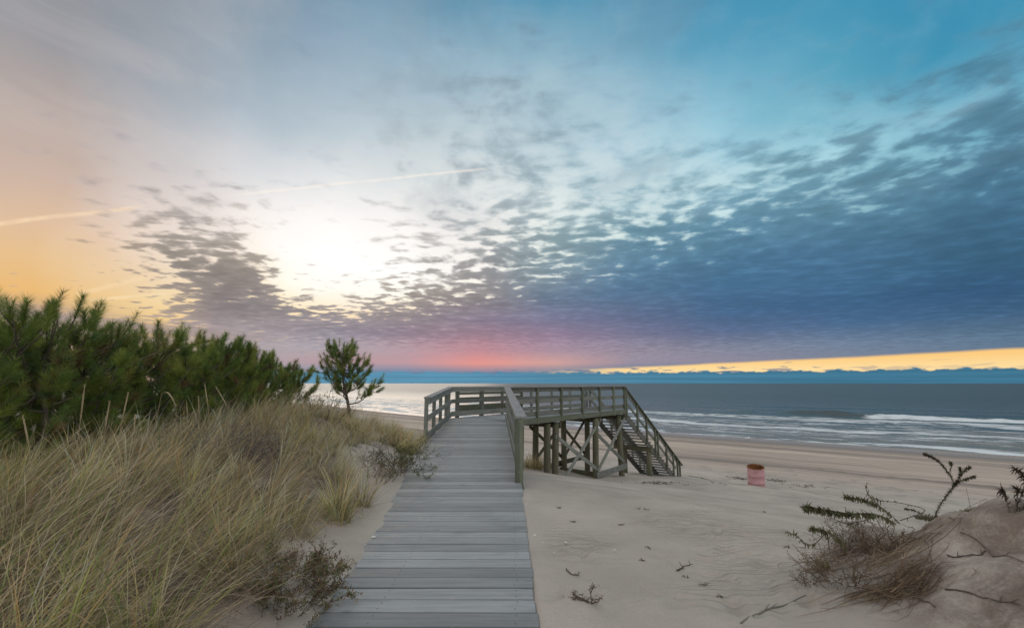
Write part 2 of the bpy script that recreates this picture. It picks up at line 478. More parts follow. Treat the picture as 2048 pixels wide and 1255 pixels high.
# sea ----------------------------------------------------------------------------------
def sea_mat():
    m, t, b = new_mat('sea_water')
    pos = t.node('ShaderNodeNewGeometry').outputs['Position']
    sc = t.attr('sc'); q = t.sep(sc); S, T = q[0], q[1]
    wob = t.noise(t.xyz(t.m('MULTIPLY', S, .01), t.m('MULTIPLY', T, .03), 0.0), 1.0, 3)
    S2 = t.m('ADD', S, t.m('MULTIPLY', t.m('SUBTRACT', wob, .5), 20.0))
    S2 = t.m('ADD', S2, t.m('MULTIPLY', t.m('SUBTRACT', t.noise(t.xyz(t.m('MULTIPLY', S, .06), t.m('MULTIPLY', T, .16), 4.0), 1.0, 3), .5), 7.0))
    st = t.xyz(t.m('MULTIPLY', S, .42), t.m('MULTIPLY', T, .085), 0.0)
    n1 = t.noise(st, 1.0, 8, .72, 1.2)
    n2 = t.noise(t.xyz(t.m('MULTIPLY', S, 1.3), t.m('MULTIPLY', T, .4), 0.0), 1.0, 5, .7, .4)
    f = t.m('ADD', t.m('MULTIPLY', n1, .65), t.m('MULTIPLY', n2, .35))
    # foam cover: swash edge, loose streaks, breaker line
    cov = t.m('MULTIPLY', t.ss(61.0, 62.2, S2), t.ss(69, 64.5, S2))
    cov = t.m('MAXIMUM', t.m('MULTIPLY', cov, .76), t.m('MULTIPLY', t.ss(64, 70, S2), t.m('MULTIPLY', t.ss(103, 92, S2), .62)))
    cov = t.m('MAXIMUM', cov, t.m('MULTIPLY', t.m('MULTIPLY', t.ss(91, 98, S2), t.ss(115.5, 108, S2)), t.ss(-160, -20, T, .60, .74)))
    cov = t.m('MAXIMUM', cov, t.m('MULTIPLY', t.m('MULTIPLY', t.ss(75, 79, S2), t.ss(86, 81, S2)), .77))
    cov = t.m('MAXIMUM', cov, t.attr('foam', 'Fac'))
    fm = t.ss(t.m('SUBTRACT', .785, t.m('MULTIPLY', cov, .49)), t.m('SUBTRACT', .89, t.m('MULTIPLY', cov, .49)), f)
    deep = t.mixc(t.ss(62, 130, S), (.13, .145, .135), (.055, .075, .08))
    c = t.mixc(fm, deep, (.68, .72, .73))
    t.put(b.inputs['Base Color'], c)
    t.put(b.inputs['Roughness'], t.m('MAXIMUM', t.m('MULTIPLY', fm, .9), t.ss(60, 260, S, .2, .36)))
    b.inputs['IOR'].default_value = 1.33
    # ripples: long crests along the shore near in, finer chop everywhere
    w1 = t.noise(t.xyz(t.m('MULTIPLY', S, .55), t.m('MULTIPLY', T, .10), 0.0), 1.0, 4, .6)
    w2 = t.noise(t.xyz(t.m('MULTIPLY', S, .06), t.m('MULTIPLY', T, .012), 0.0), 1.0, 3, .6)
    w3 = t.noise(pos, 1.6, 4, .6)
    h = t.m('ADD', t.m('MULTIPLY', w1, .8), t.m('MULTIPLY', w3, .09)); h = t.m('ADD', h, t.m('MULTIPLY', w2, 3.0))
    h = t.m('ADD', h, t.m('MULTIPLY', fm, .22))
    t.put(b.inputs['Normal'], t.bump(h, .8, .7))
    return m

def build_sea():
    ss = axis(55, 40000, 55, 135, .6, 1.06); ss = ss[ss >= 54.9]
    tt = axis(-50000, 50000, -150, 70, 1.0, 1.09)
    Sg, Tg = np.meshgrid(ss, tt, indexing='ij')
    X = (NX * Sg + NY * Tg) / (NX * NX + NY * NY); Y = (NY * Sg - NX * Tg) / (NX * NX + NY * NY)
    S, T = shore(X, Y)
    farf = 1 - sstep(400, 1500, Sg)
    Z = SEA + farf * sstep(62, 90, S) * (.10 * np.sin(S * .33 + 2.5 * fbm(T * .02, S * .02, 71, 3)) + .16 * fbm(S * .25, T * .05, 73, 3))
    # one breaking wave: glassy dark green face to the left, tumbling foam to the right
    crest = 115 + 1.5 * fbm(T * .06, T * 0, 75, 2)
    g = np.exp(-((T + 11) / 6.5) ** 4) * .95 + sstep(-9, 0, T) * (1 - sstep(30, 60, T)) * .62 + .5 * np.exp(-((T + 24) / 3.0) ** 2)
    u = S - crest
    prof = np.where(u < 0, np.exp(-(u / 1.15) ** 2), np.exp(-(u / 4.5) ** 2))
    Z = Z + g * prof * (1 + .25 * fbm(T * .4, S * .5, 79, 2))
    Z = Z + .28 * np.exp(-((S - 101 - 3 * fbm(T * .05, T * 0, 85, 2)) / 1.4) ** 2) * (.6 + fbm(T * .1, S * .05, 87, 2))
    foam = sstep(-7, -1, T) * (1 - sstep(45, 80, T)) * np.exp(-((u + 1.6) / 2.6) ** 2) * .8
    foam = np.maximum(foam, .75 * np.exp(-((T + 23) / 3.0) ** 2) * np.exp(-((u + 1.2) / 1.5) ** 2))
    n, k = X.shape
    idx = np.arange(n * k).reshape(n, k)
    q = np.stack([idx[:-1, :-1], idx[1:, :-1], idx[1:, 1:], idx[:-1, 1:]], -1).reshape(-1, 4)
    me = np_mesh('sea', np.stack([X, Y, Z], -1).reshape(-1, 3), q, {'sc': ('FLOAT_VECTOR', np.stack([S, T, S * 0], -1).reshape(-1, 3)), 'foam': ('FLOAT', foam.ravel())}, True)
    if me.polygons[0].normal.z < 0: me.flip_normals()
    o = link('sea', me, sea_mat())
    tag(o, 'grey blue sea with a breaking wave and lines of foam', 'sea', kind='structure')

# ------------------------------------------------------------------ timber structure
XL, XR = -2.10, 0.20
PHI = R(40.0)
DV = np.array([math.sin(PHI), math.cos(PHI)]); NV = np.array([-DV[1], DV[0]])
WP = 2.10
CI = np.array([.244, 15.556]); LE = 7.75; TC = -.66
ZP = .48
def xr(y):  # right edge of the boardwalk and its ramp
    return .205 - .0065 * y if y < 7.5 else .156 - .0436 * (y - 7.5)
def wp(t, n):  # plan point on the turned platform: t along it from the inner corner, n to the left
    p = CI + DV * t + NV * n
    return p[0], p[1]
_t = (XL - (CI + NV * WP)[0]) / DV[0]
CO = CI + NV * WP + DV * _t  # outer corner

def clip(poly, p, n):
    """keep the part of poly where (q-p).n >= 0"""
    out = []
    for i in range(len(poly)):
        a, b = np.array(poly[i]), np.array(poly[(i + 1) % len(poly)])
        da, db = np.dot(a - p, n), np.dot(b - p, n)
        if da >= 0: out.append(a)
        if (da > 0) != (db > 0) and abs(da - db) > 1e-9: out.append(a + (b - a) * da / (da - db))
    return out

def build_boardwalk():
    root = empty('boardwalk', (-.6, 3.0, 0), 'weathered grey plank boardwalk with drifted sand over its left edge', 'boardwalk')
    mb = MB(); y = 1.2; pr = random.Random(5); rows = []
    while y < 7.1:
        w = .187 + pr.uniform(-.003, .003)
        j = pr.uniform(-.012, .012); dz = pr.uniform(-.003, .003); sk = pr.uniform(-.004, .004)
        e = xr(y) + pr.uniform(-.014, .014)
        poly = [(XL, y + sk), (e - .012, y - sk), (e, y + .012 - sk), (e, y + w - .012 - sk), (e - .012, y + w - sk), (XL, y + w + sk)]
        mb.prism(poly, lambda a, b, z=dz: z, .04, (1, 0), .005, pr.random())
        rows.append((y, w, dz))
        y += w + .016 + pr.uniform(-.003, .004)
    mb.build('deck', MATS['deck_wood'], root)
    nb = MB()
    for (ny, nw, nz) in rows:
        for nx in (-1.0, .03):
            for fy in (.22, .78):
                q = (nx + pr.uniform(-.015, .015), ny + nw * fy + pr.uniform(-.01, .01))
                nb.tube([(*q, nz - .01), (*q, nz + .0015)], .0055, 6)
    tag(nb.build('nail_heads', MATS['twig'], root), kind='stuff')
    mb = MB()
    for x in (XL + .1, -1.0, .03):
        mb = MB(); mb.board((x, 1.2, -.105), (x, 7.1, -.105), .05, .12); mb.build('joist', MATS['pile_wood'], root)
    return y

def rail(root, a, b, za, zb, inn, posts, cap=True, toe=True, post_lo=-.24, end0=0.0, end1=0.0, h=1.07, mats=('cap_wood', 'rail_wood', 'rail_wood')):
    """railing along a-b (deck edge), inn = unit vector pointing to the deck side; posts = distances along it"""
    a, b, inn = np.array(a, float), np.array(b, float), np.array(inn, float)
    d = b - a; L = np.linalg.norm(d); d /= L
    z = lambda t: za + (zb - za) * t / L
    P = lambda t, o, dz: (*(a + d * t + inn * o), z(t) + dz)
    for t in posts:
        mb = MB(); mb.board(P(t, -.05, post_lo), P(t, -.05, h - .045), .09, .09, up=(*d, 0)); mb.build('post', MATS[mats[2]], root)
    def run(name, o, dz, w, hh, mat):
        mb = MB(); mb.board(P(-end0, o, dz), P(L + end1, o, dz), w, hh); mb.build(name, MATS[mat], root)
    if cap: run('handrail_cap', -.02, h - .02, .19, .038, mats[0])
    run('top_rail', .02, h - .115, .038, .14, mats[1])
    run('middle_rail', .02, .565, .038, .14, mats[1])
    if toe: run('toe_board', .02, .135, .038, .17, mats[1])

def build_walkway(y0):
    root = empty('raised_walkway', (0.5, 15.0, -1.5), 'raised timber ramp and lookout platform on braced round piles above the sand', 'boardwalk platform')
    pr = random.Random(8)
    CN = np.array(wp(TC, 0)); miter_p, miter_d = CN, CO - CN
    mn = np.array([-miter_d[1], miter_d[0]]); mn /= np.linalg.norm(mn)
    if np.dot(mn, np.array([0, 1])) > 0: mn = -mn
    mb = MB(); y = y0
    while y < CO[1]:
        w = .190
        poly = clip([(XL, y), (xr(y) + .01, y), (xr(y + w) + .01, y + w), (XL, y + w)], miter_p, mn)
        if len(poly) > 2: mb.prism(poly, lambda a, b: float(ramp_z(b)), .04, (1, 0), .004, pr.random())
        y += w + .015
    mb.build('ramp_deck', MATS['deck_wood'], root)
    mb = MB(); t = -4.5
    while t < LE - .1:
        w = .190
        poly = clip([wp(t, -.02), wp(t + w, -.02), wp(t + w, WP), wp(t, WP)], miter_p, -mn)
        if len(poly) > 2:
            c = sum(poly) / len(poly)
            if np.linalg.norm(np.cross(np.append(poly[1] - poly[0], 0), np.append(poly[-1] - poly[0], 0))) > 1e-4: mb.prism(poly, lambda a, b: ZP, .04, tuple(NV), .004, pr.random())
        t += w + .008
    mb.build('platform_deck', MATS['deck_wood'], root)
    # edge beams
    def beam(a, b, za, zb, name='edge_beam', mat='green_wood', w=.05, h=.20, dz=-.145):
        mb = MB(); mb.board((*a, za + dz), (*b, zb + dz), w, h); mb.build(name, MATS[mat], root)
    beam((xr(7.6) + .03, 7.6), (xr(15.0) + .03, 15.0), float(ramp_z(7.6)), ZP)
    beam((XL - .03, 7.6), (XL - .03, CO[1]), float(ramp_z(7.6)), ZP)
    beam(wp(TC - .02, -.05), wp(LE, -.05), ZP, ZP, dz=-.105)
    beam(wp(_t, WP + .03), wp(LE, WP + .03), ZP, ZP)
    for n in (.45, 1.05, 1.65): beam(wp(.6, n), wp(LE, n), ZP, ZP, 'joist', 'pile_wood', .05, .2, -.15)
    # railings
    yl0 = 11.6
    rail(root, (XL, yl0), (XL, CO[1]), float(ramp_z(yl0)), ZP, (1, 0), [.05, 1.2, 2.35, 3.5, CO[1] - yl0 - .25], post_lo=-.3)
    yr0 = 7.85
    rail(root, (xr(yr0), yr0), CN, float(ramp_z(yr0)), ZP, (-1, -.04), [1.6, 3.15, 4.7, 6.2], post_lo=-.3)
    mb = MB(); zz = float(ramp_z(yr0))
    for o in (-.06, .012): mb.board((xr(yr0) + o, yr0 + .05, zz - .26), (xr(yr0) + o, yr0 + .05, zz + 1.025), .066, .11, up=(0, 1, 0))
    e = mb.build('end_post', MATS['green_wood'], root)
    rail(root, wp(TC, 0), wp(LE, 0), ZP, ZP, NV, [1.61, 3.11, 4.61, 6.01, 7.26, LE - TC - .1], post_lo=-.22, mats=('cap_wood', 'rail_wood', 'green_wood'))
    rail(root, CO, wp(LE, WP), ZP, ZP, -NV, [.35, 1.6, 3.1, 4.6, 6.1, 7.6, 9.1, LE - _t - .06], post_lo=-.22)
    # a second run of boards carried outside the left part of the far rail
    def outer(t0, t1, n0, n1):
        a, b = np.array(wp(t0, n0)), np.array(wp(t1, n1))
        for (dz, hh) in ((.80, .10), (.55, .20), (.24, .26)):
            mb = MB(); mb.board((*a, ZP + dz), (*b, ZP + dz), .038, hh); mb.build('outer_board', MATS['green_wood'], root)
        for k in range(4):
            q = a + (b - a) * (k / 3.0)
            mb = MB(); mb.board((*q, ZP - .4), (*q, ZP + .9), .09, .09, up=(*DV, 0)); mb.build('outer_post', MATS['green_wood'], root)
    outer(_t + 1.1, _t + 5.0, WP + .9, WP + .9)
    for t in (_t + 1.1, _t + 3.0, _t + 5.0):
        mb = MB(); mb.board((*wp(t, WP), ZP - .2), (*wp(t, WP + .95), ZP - .2), .05, .2); mb.build('outrigger', MATS['green_wood'], root)
    # piles
    def pile(x, y, ztop, r=.125):
        zb = float(H(x, y)) - .5
        mb = MB(); lx, ly = random.uniform(-.02, .02), random.uniform(-.02, .02)
        pts = [(x + lx * k, y + ly * k, zb + (ztop - zb) * k / 6) for k in range(7)]
        mb.tube(pts, [r * (1.05 - .012 * k) for k in range(7)], 16); o = mb.build('pile', MATS['pile_wood'], root)
        o.data.polygons.foreach_set('use_smooth', [len(p.vertices) == 4 for p in o.data.polygons])
        return x, y
    zt = ZP - .26
    for (t, n) in ((1.68, .10), (2.16, .10), (5.09, .10), (7.45, .10), (3.35, 1.9), (5.5, 1.9), (7.45, 1.9), (.6, 1.9), (-1.6, 1.9)):
        pile(*wp(t, n), zt)
    for (x, y) in (wp(.18, .12), (XL + .1, 13.4), (XL + .1, 10.2), (-.1, 10.6)): pile(x, y, float(ramp_z(y)) - .25, .105)
    # cap beams across each pile row, cross braces along the two rows
    for t in (2.16, 5.09, 7.45): beam(wp(t + .16, -.1), wp(t + .16, WP + .1), ZP, ZP, 'cap_beam', 'pile_wood', .06, .2, -.35)
    def brace(t0, h0, t1, h1, n, w=.15, name='cross_brace', mat='rail_wood'):
        mb = MB(); mb.board((*wp(t0, n), EYE - h0), (*wp(t1, n), EYE - h1), .042, w); mb.build(name, MATS[mat], root)
    brace(5.25, 1.60, 2.20, 3.72, -.05); brace(2.12, 1.92, 5.12, 3.52, -.0)
    brace(7.62, 1.58, 5.02, 3.55, -.05); brace(5.0, 2.0, 7.5, 3.5, -.0)
    brace(4.95, 3.72, 7.6, 3.68, -.05, .24, 'horizontal_brace')
    brace(3.2, 1.75, 5.6, 3.3, 2.05, .14, 'cross_brace', 'pile_wood'); brace(3.3, 3.3, 5.5, 1.75, 2.0, .14, 'cross_brace', 'pile_wood')
    brace(5.4, 1.75, 7.6, 3.4, 2.05, .14, 'cross_brace', 'pile_wood'); brace(5.5, 3.4, 7.5, 1.75, 2.0, .14, 'cross_brace', 'pile_wood')
    brace(5.3, 3.5, 7.6, 3.5, 2.08, .2, 'horizontal_brace', 'pile_wood'); brace(3.2, 3.55, 5.6, 3.55, 2.08, .2, 'horizontal_brace', 'pile_wood')
    mb = MB(); mb.board((*wp(5.3, .1), EYE - 3.75), (*wp(5.3, 2.0), EYE - 3.75), .05, .2); mb.build('horizontal_brace', MATS['pile_wood'], root)
    mb = MB(); mb.board((*wp(2.3, .1), EYE - 3.5), (*wp(2.3, 2.0), EYE - 3.5), .05, .2); mb.build('horizontal_brace', MATS['pile_wood'], root)

def build_stairs():
    SL, RUN, RISE = .65, .27, .1755
    W0, W1 = .02, WP - .25
    L = 6.5
    p0 = wp(LE, 1.0)
    root = empty('beach_staircase', (*p0, -2.0), 'long timber staircase with open treads going down from platform to beach', 'staircase')
    P = lambda t, n, dz: (*wp(LE + t, n), ZP - SL * t + dz)
    n_ = int(L / RUN)
    for n in (W0 + .02, (W0 + W1) / 2, W1 - .02):
        mb = MB(); mb.board(P(-.05, n, -.22), P(L, n, -.22), .05, .28); mb.build('stringer', MATS['stair_wood'], root)
    for i in range(n_):
        t = .04 + i * RUN; z = ZP - RISE * (i + 1)
        mb = MB()
        for o in (.07, .218):
            mb.board((*wp(LE + t + o, W0 - .03), z), (*wp(LE + t + o, W1 + .03), z), .133, .038)
        mb.build('tread', MATS['stair_wood'], root)
    for (n, s) in ((W0 - .05, 1), (W1 + .05, -1)):
        for t in (.12, 1.24, 2.23, 3.22, 3.54, 4.59, 5.49, 6.05, 6.4):
            mb = MB(); mb.board(P(t, n, -.3), P(t, n, .96), .088, .088, up=(*DV, 0)); mb.build('post', MATS['green_wood'], root)
        L2 = 6.75
        mb = MB(); mb.board(P(0, n + .01 * s, 1.0), P(L2, n + .01 * s, 1.0), .15, .038); mb.build('handrail_cap', MATS['green_wood'], root)
        mb = MB(); mb.board(P(0, n + .07 * s, .90), P(L2 - .2, n + .07 * s, .90), .038, .13); mb.build('top_rail', MATS['rail_wood'], root)
        mb = MB(); mb.board(P(0, n + .07 * s, .45), P(L2 - .8, n + .07 * s, .45), .038, .13); mb.build('middle_rail', MATS['rail_wood'], root)
    t = 2.55; z = ZP - SL * t - .42
    mb = MB(); mb.board((*wp(LE + t, W0 - .12), z), (*wp(LE + t, W1 + .12), z), .10, .24); mb.build('support_beam', MATS['pile_wood'], root)
    for n in (W0 + .05, W1 - .45):
        x, y = wp(LE + t + .06, n); zb = float(H(x, y)) - .4
        mb = MB(); mb.tube([(x, y, zb), (x, y, (zb + z) / 2), (x, y, z - .1)], [.13, .127, .124], 16); mb.build('pile', MATS['pile_wood'], root, True)

# ------------------------------------------------------------------ barrel
def build_barrel():
    g = on(9.31, 18.1)
    root = empty('trash_barrel', tuple(g), 'faded pink steel drum with rusty open rim standing tilted in the sand', 'barrel')
    def drum_mat():
        m, t, b = new_mat('pink_paint')
        tc = t.node('ShaderNodeTexCoord').outputs['Object']; z = t.sep(tc)[2]
        n = t.noise(tc, 6, 5, .65); n2 = t.noise(tc, 22, 4, .7)
        c = t.mixc(t.ss(.35, .65, n), (.52, .26, .275), (.62, .36, .365))
        rust = t.m('ADD', t.m('MULTIPLY', n2, .5), t.ss(.55, .80, z, 0, .30))
        c = t.mixc(t.ss(.50, .60, rust), c, (.30, .12, .045))
        t.put(b.inputs['Base Color'], c); b.inputs['Roughness'].default_value = .6
        t.put(b.inputs['Normal'], t.bump(n2, .3, .004)); return m
    def rust_mat():
        m, t, b = new_mat('rust')
        tc = t.node('ShaderNodeTexCoord').outputs['Object']
        n = t.noise(tc, 14, 5, .7)
        t.put(b.inputs['Base Color'], t.mixc(t.ss(.35, .65, n), (.12, .042, .016), (.32, .13, .04))); b.inputs['Roughness'].default_value = .9
        t.put(b.inputs['Normal'], t.bump(n, .5, .006)); return m
    tilt = 0.0; root.rotation_euler = (R(9), R(-3.5), 0)
    def lathe(prof, name, mat, n=56):
        V, Fs = [], []
        for (r, z) in prof:
            for k in range(n):
                a = 2 * math.pi * k / n
                dent = 1 - .035 * math.exp(-((a - 4.3) / .35) ** 2) * math.exp(-((z - .45) / .12) ** 2)
                x, y = r * dent * math.cos(a), r * dent * math.sin(a)
                V.append((x + math.tan(tilt) * z, y, z))
        for i in range(len(prof) - 1):
            for k in range(n):
                j = (k + 1) % n; Fs.append((i * n + k, i * n + j, (i + 1) * n + j, (i + 1) * n + k))
        me = bpy.data.meshes.new(name); me.from_pydata(V, [], Fs); me.polygons.foreach_set('use_smooth', [True] * len(me.polygons))
        o = link(name, me, mat, root); o.location = (0, 0, 0); return o
    R0 = .292; pr = [(R0, -.25)]
    for zc in (.16, .43):
        pr += [(R0, zc - .03), (R0 + .012, zc - .012), (R0 + .012, zc + .012), (R0, zc + .03)]
    pr += [(R0, .60), (R0 - .002, .70)]
    lathe(pr, 'body', drum_mat()); rm = rust_mat()
    lathe([(R0 - .002, .69), (R0 + .010, .695), (R0 + .012, .712), (R0 + .004, .722), (R0 - .010, .715)], 'rim', rm)
    lathe([(R0 - .012, .712), (R0 - .014, .3), (R0 - .014, .12), (.15, .10), (.001, .11)], 'inside_wall', rm)

# ------------------------------------------------------------------ plants
def blades(roots, length, az, lean, curl, width, cbase, ctip, seg=5, twist=None):
    """tapered curved strips; all arguments are arrays over the blades"""
    N = len(length)
    u = np.linspace(0, 1, seg + 1)
    th = lean[:, None] + curl[:, None] * u[None, :] ** 1.4
    st = length[:, None] / seg
    dx, dz = np.sin(th) * st, np.cos(th) * st
    rad = np.concatenate([np.zeros((N, 1)), np.cumsum(dx[:, 1:], 1)], 1)
    up = np.concatenate([np.zeros((N, 1)), np.cumsum(dz[:, 1:], 1)], 1)
    ca, sa = np.cos(az), np.sin(az)
    P = np.stack([roots[:, None, 0] + rad * ca[:, None], roots[:, None, 1] + rad * sa[:, None], roots[:, None, 2] + up], -1)
    tw = (rng.uniform(0, 2 * np.pi, N) if twist is None else twist)
    sx, sy = np.cos(tw), np.sin(tw)
    w = width[:, None] * .5 * np.clip(1.02 - u[None, :] ** 2.2, .04, 1)
    off = np.stack([sx[:, None] * w, sy[:, None] * w, np.zeros_like(w)], -1)
    V = np.stack([P - off, P + off], 2).reshape(-1, 3)
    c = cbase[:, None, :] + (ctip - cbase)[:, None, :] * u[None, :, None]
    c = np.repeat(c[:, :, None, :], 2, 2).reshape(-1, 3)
    C = np.concatenate([c, np.ones((len(c), 1))], 1)
    i = np.arange(N)[:, None] * (2 * (seg + 1)) + np.arange(seg)[None, :] * 2
    q = np.stack([i, i + 1, i + 3, i + 2], -1).reshape(-1, 4)
    return V, q, C

def merge(parts):
    V, Q, C, b = [], [], [], 0
    for v, q, c in parts:
        V.append(v); Q.append(q + b); C.append(c); b += len(v)
    return np.concatenate(V), np.concatenate(Q), np.concatenate(C)

PAL = np.array([(.70, .55, .37), (.80, .68, .50), (.66, .46, .30), (.56, .47, .25), (.38, .40, .13), (.22, .29, .09), (.70, .44, .19), (.44, .33, .20)])
PAL_DEAD = np.array([(.27, .20, .155), (.40, .31, .23), (.19, .14, .11), (.48, .38, .28)])

def tussock(cx, cy, n, hgt, spread, wind, pal_w, wmul=1.0, dead=.25, rspread=None):
    """one tussock of beach grass; returns blade arrays"""
    rs = spread if rspread is None else rspread
    rr = rs * np.sqrt(rng.random(n)); aa = rng.uniform(0, 2 * np.pi, n)
    x, y = cx + rr * np.cos(aa), cy + rr * np.sin(aa)
    roots = np.stack([x, y, H(x, y) - .015], -1)
    rad_lean = rr / max(rs, .01) * .62
    lx = np.cos(aa) * rad_lean + wind[0] * rng.uniform(.4, 1.2, n); ly = np.sin(aa) * rad_lean + wind[1] * rng.uniform(.4, 1.2, n)
    lx += rng.normal(0, .22, n); ly += rng.normal(0, .22, n)
    az = np.arctan2(ly, lx); lean = np.clip(np.hypot(lx, ly) * .55, .02, 1.0)
    L = hgt * rng.uniform(.55, 1.1, n)
    curl = (.2 + 1.25 * rng.random(n) ** 1.6) * (.6 + np.hypot(lx, ly))
    W = wmul * rng.uniform(.0036, .0078, n)
    k = rng.choice(len(PAL), n, p=pal_w)
    ct = np.minimum(PAL[k] * rng.uniform(.6, 1.4, (n, 1)) * rng.uniform(.85, 1.4), .88)
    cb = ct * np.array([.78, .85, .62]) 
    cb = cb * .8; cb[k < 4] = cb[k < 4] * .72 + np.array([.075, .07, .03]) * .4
    d = rng.random(n) < dead
    lean[d] = rng.uniform(.7, 1.35, d.sum()); curl[d] = rng.uniform(-.1, .7, d.sum()); az[d] = rng.uniform(0, 2 * np.pi, d.sum()); L[d] *= .85
    kd = rng.choice(len(PAL_DEAD), n); ct[d] = PAL_DEAD[kd[d]]; cb[d] = PAL_DEAD[kd[d]] * .8
    return blades(roots, L, az, lean, curl, W, cb, ct)

def pw(*w):
    w = np.array(w, float); return w / w.sum()
STRAW = pw(5, 3.5, 3.5, 1.2, .3, .15, 2, 2.2); MIXED = pw(4, 2.5, 2.5, 2, 1.3, .9, 2.2, 1.5); GREEN = pw(2, 1, 1.2, 2, 2.4, 2.2, 1.4, .8); PALE = pw(3.5, 5, 1.5, .8, .3, .1, 1, 1)

def grass_object(name, parts, label, cat, kind=None, group=None):
    V, Q, C = merge(parts)
    o = link(name, np_mesh(name, V, Q, {'col': ('FLOAT_COLOR', C)}, True), MATS['blade'])
    return tag(o, label, cat, group, kind)

def grass_limit(y):
    return np.interp(y, [1, 3, 3.8, 4.6, 5.4, 6.6, 7.6, 9, 10.5, 12.5], [-1.7, -1.78, -1.95, -2.25, -2.0, -2.15, -2.6, -3.1, -3.1, -3.2])

def build_grass():
    parts = []
    gr = np.random.default_rng(5)
    n = 0
    pts = []
    for _ in range(9000):
        y = gr.uniform(1.9, 12.5) if gr.random() < .55 else gr.uniform(1.9, 6)
        x = gr.uniform(-9, -1.9)
        lim = grass_limit(y) + .12 * gr.normal()
        if x > lim - .12: continue
        if abs(x) / y > 1.45: continue
        if x < -5.4 - .12 * y and gr.random() < .75: continue
        dmin = .29 if y < 5 else (.29 if y < 8 else .31)
        if y < 3.3 and gr.random() < .45: continue
        if fbm(x * 1.25, y * 1.25, 95, 2) < -.17: continue
        if any((x - a) ** 2 + (y - b) ** 2 < dmin * dmin for a, b in pts): continue
        # thinner cover where the dark twiggy patch sits
        if abs(x + 3.95) < .55 and abs(y - 6.6) < .9 and gr.random() < .75: continue
        pts.append((x, y))
    for (x, y) in pts:
        g = vnoise(x * .9, y * .9, 91) + .25 * vnoise(x * 3, y * 3, 93)
        pal = MIXED if g > .05 else STRAW
        if y > 5.5 and g < .12: pal = PALE if gr.random() < .5 else STRAW
        if y < 4.6 and g > .22: pal = GREEN
        if gr.random() < .12 and y < 6.5: pal = GREEN
        nb = int(gr.uniform(70, 135) * (1 if y < 6 else .85))
        parts.append(tussock(x, y, nb, gr.uniform(.46, .88) * (1 if y < 4.5 else .92), gr.uniform(.07, .14), (.50 + .28 * gr.normal(), .06 + .32 * gr.normal()), pal, 1.0 if y < 5 else 1.25, .36 if y < 3.6 else .22))
    # tangle of fallen straw near the ground
    m = 11000
    y = 1.8 + 6.5 * rng.random(m) ** 1.4; x = grass_limit(y) + .08 - 3.6 * rng.random(m) ** 1.1
    roots = np.stack([x, y, H(x, y) + rng.uniform(.01, .16, m)], -1)
    k = rng.choice(4, m)
    parts.append(blades(roots, rng.uniform(.3, .75, m), rng.uniform(0, 2 * np.pi, m), rng.uniform(1.1, 1.55, m), rng.uniform(-.15, .35, m), rng.uniform(.0025, .005, m), PAL_DEAD[k] * .7, PAL_DEAD[k] * 1.0, 4))
    # a few long loose blades crossing the tangle
    m = 900
    y = rng.uniform(2.2, 4.6, m); x = grass_limit(y) - .1 - 2.2 * rng.random(m)
    roots = np.stack([x, y, H(x, y) + .05], -1)
    k = rng.choice(4, m)
    parts.append(blades(roots, rng.uniform(.6, 1.0, m), rng.uniform(-.8, .9, m), rng.uniform(.5, 1.2, m), rng.uniform(.3, .9, m), rng.uniform(.003, .006, m), PAL[k] * .9, PAL[k] * 1.1, 7))
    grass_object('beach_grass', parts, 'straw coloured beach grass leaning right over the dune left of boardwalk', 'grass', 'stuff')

    def tuft(px, py, label, n, hgt, sp, wind, pal, k=1, grp=None, wm=1.0, ext=.0):
        g = ground(px, py); ps = []
        for i in range(k):
            a = rng.uniform(0, 6.28); rr = ext * math.sqrt(rng.random())
            ps.append(tussock(g[0] + rr * math.cos(a), g[1] + rr * math.sin(a), n, hgt * rng.uniform(.8, 1.1), sp, wind, pal, wm, .12))
        return grass_object('grass_tuft', ps, label, 'grass tuft', None, grp)
    tuft(665, 1025, 'small green grass tuft at the sandy edge halfway along the boardwalk', 110, .42, .10, (.75, -.05), GREEN, 4, 'grass tufts beside the boardwalk', 1.0, .16)
    tuft(815, 886, 'yellowish grass clump at the foot of the left railing post', 120, .50, .16, (.35, 0), MIXED, 9, 'grass tufts beside the boardwalk', 1.5, .55)
    tuft(765, 872, 'low straw grass clump on the far dune between small pine and railing', 120, .42, .18, (.35, 0), STRAW, 10, 'grass tufts beside the boardwalk', 1.6, .8)
    tuft(800, 900, 'olive grass clump spreading above the dark shrub by the ramp', 110, .5, .14, (.6, 0), MIXED, 6, 'grass tufts beside the boardwalk', 1.4, .35)
    for (px, py, lab) in ((1062, 930, 'thin weedy grass growing at the foot of the brown pile under the ramp'), (1085, 935, 'thin weedy grass growing behind the paired piles under the platform')):
        D = 19.0 if px < 1070 else 20.5
        p = at_depth(px, py, D); ps = [tussock(p[0] + rng.normal(0, .25), p[1] + rng.normal(0, .3), 60, .75, .12, (.1, 0), STRAW, 1.8, .05) for _ in range(5)]
        grass_object('grass_tuft', ps, lab, 'grass tuft', None, 'weeds under the platform')

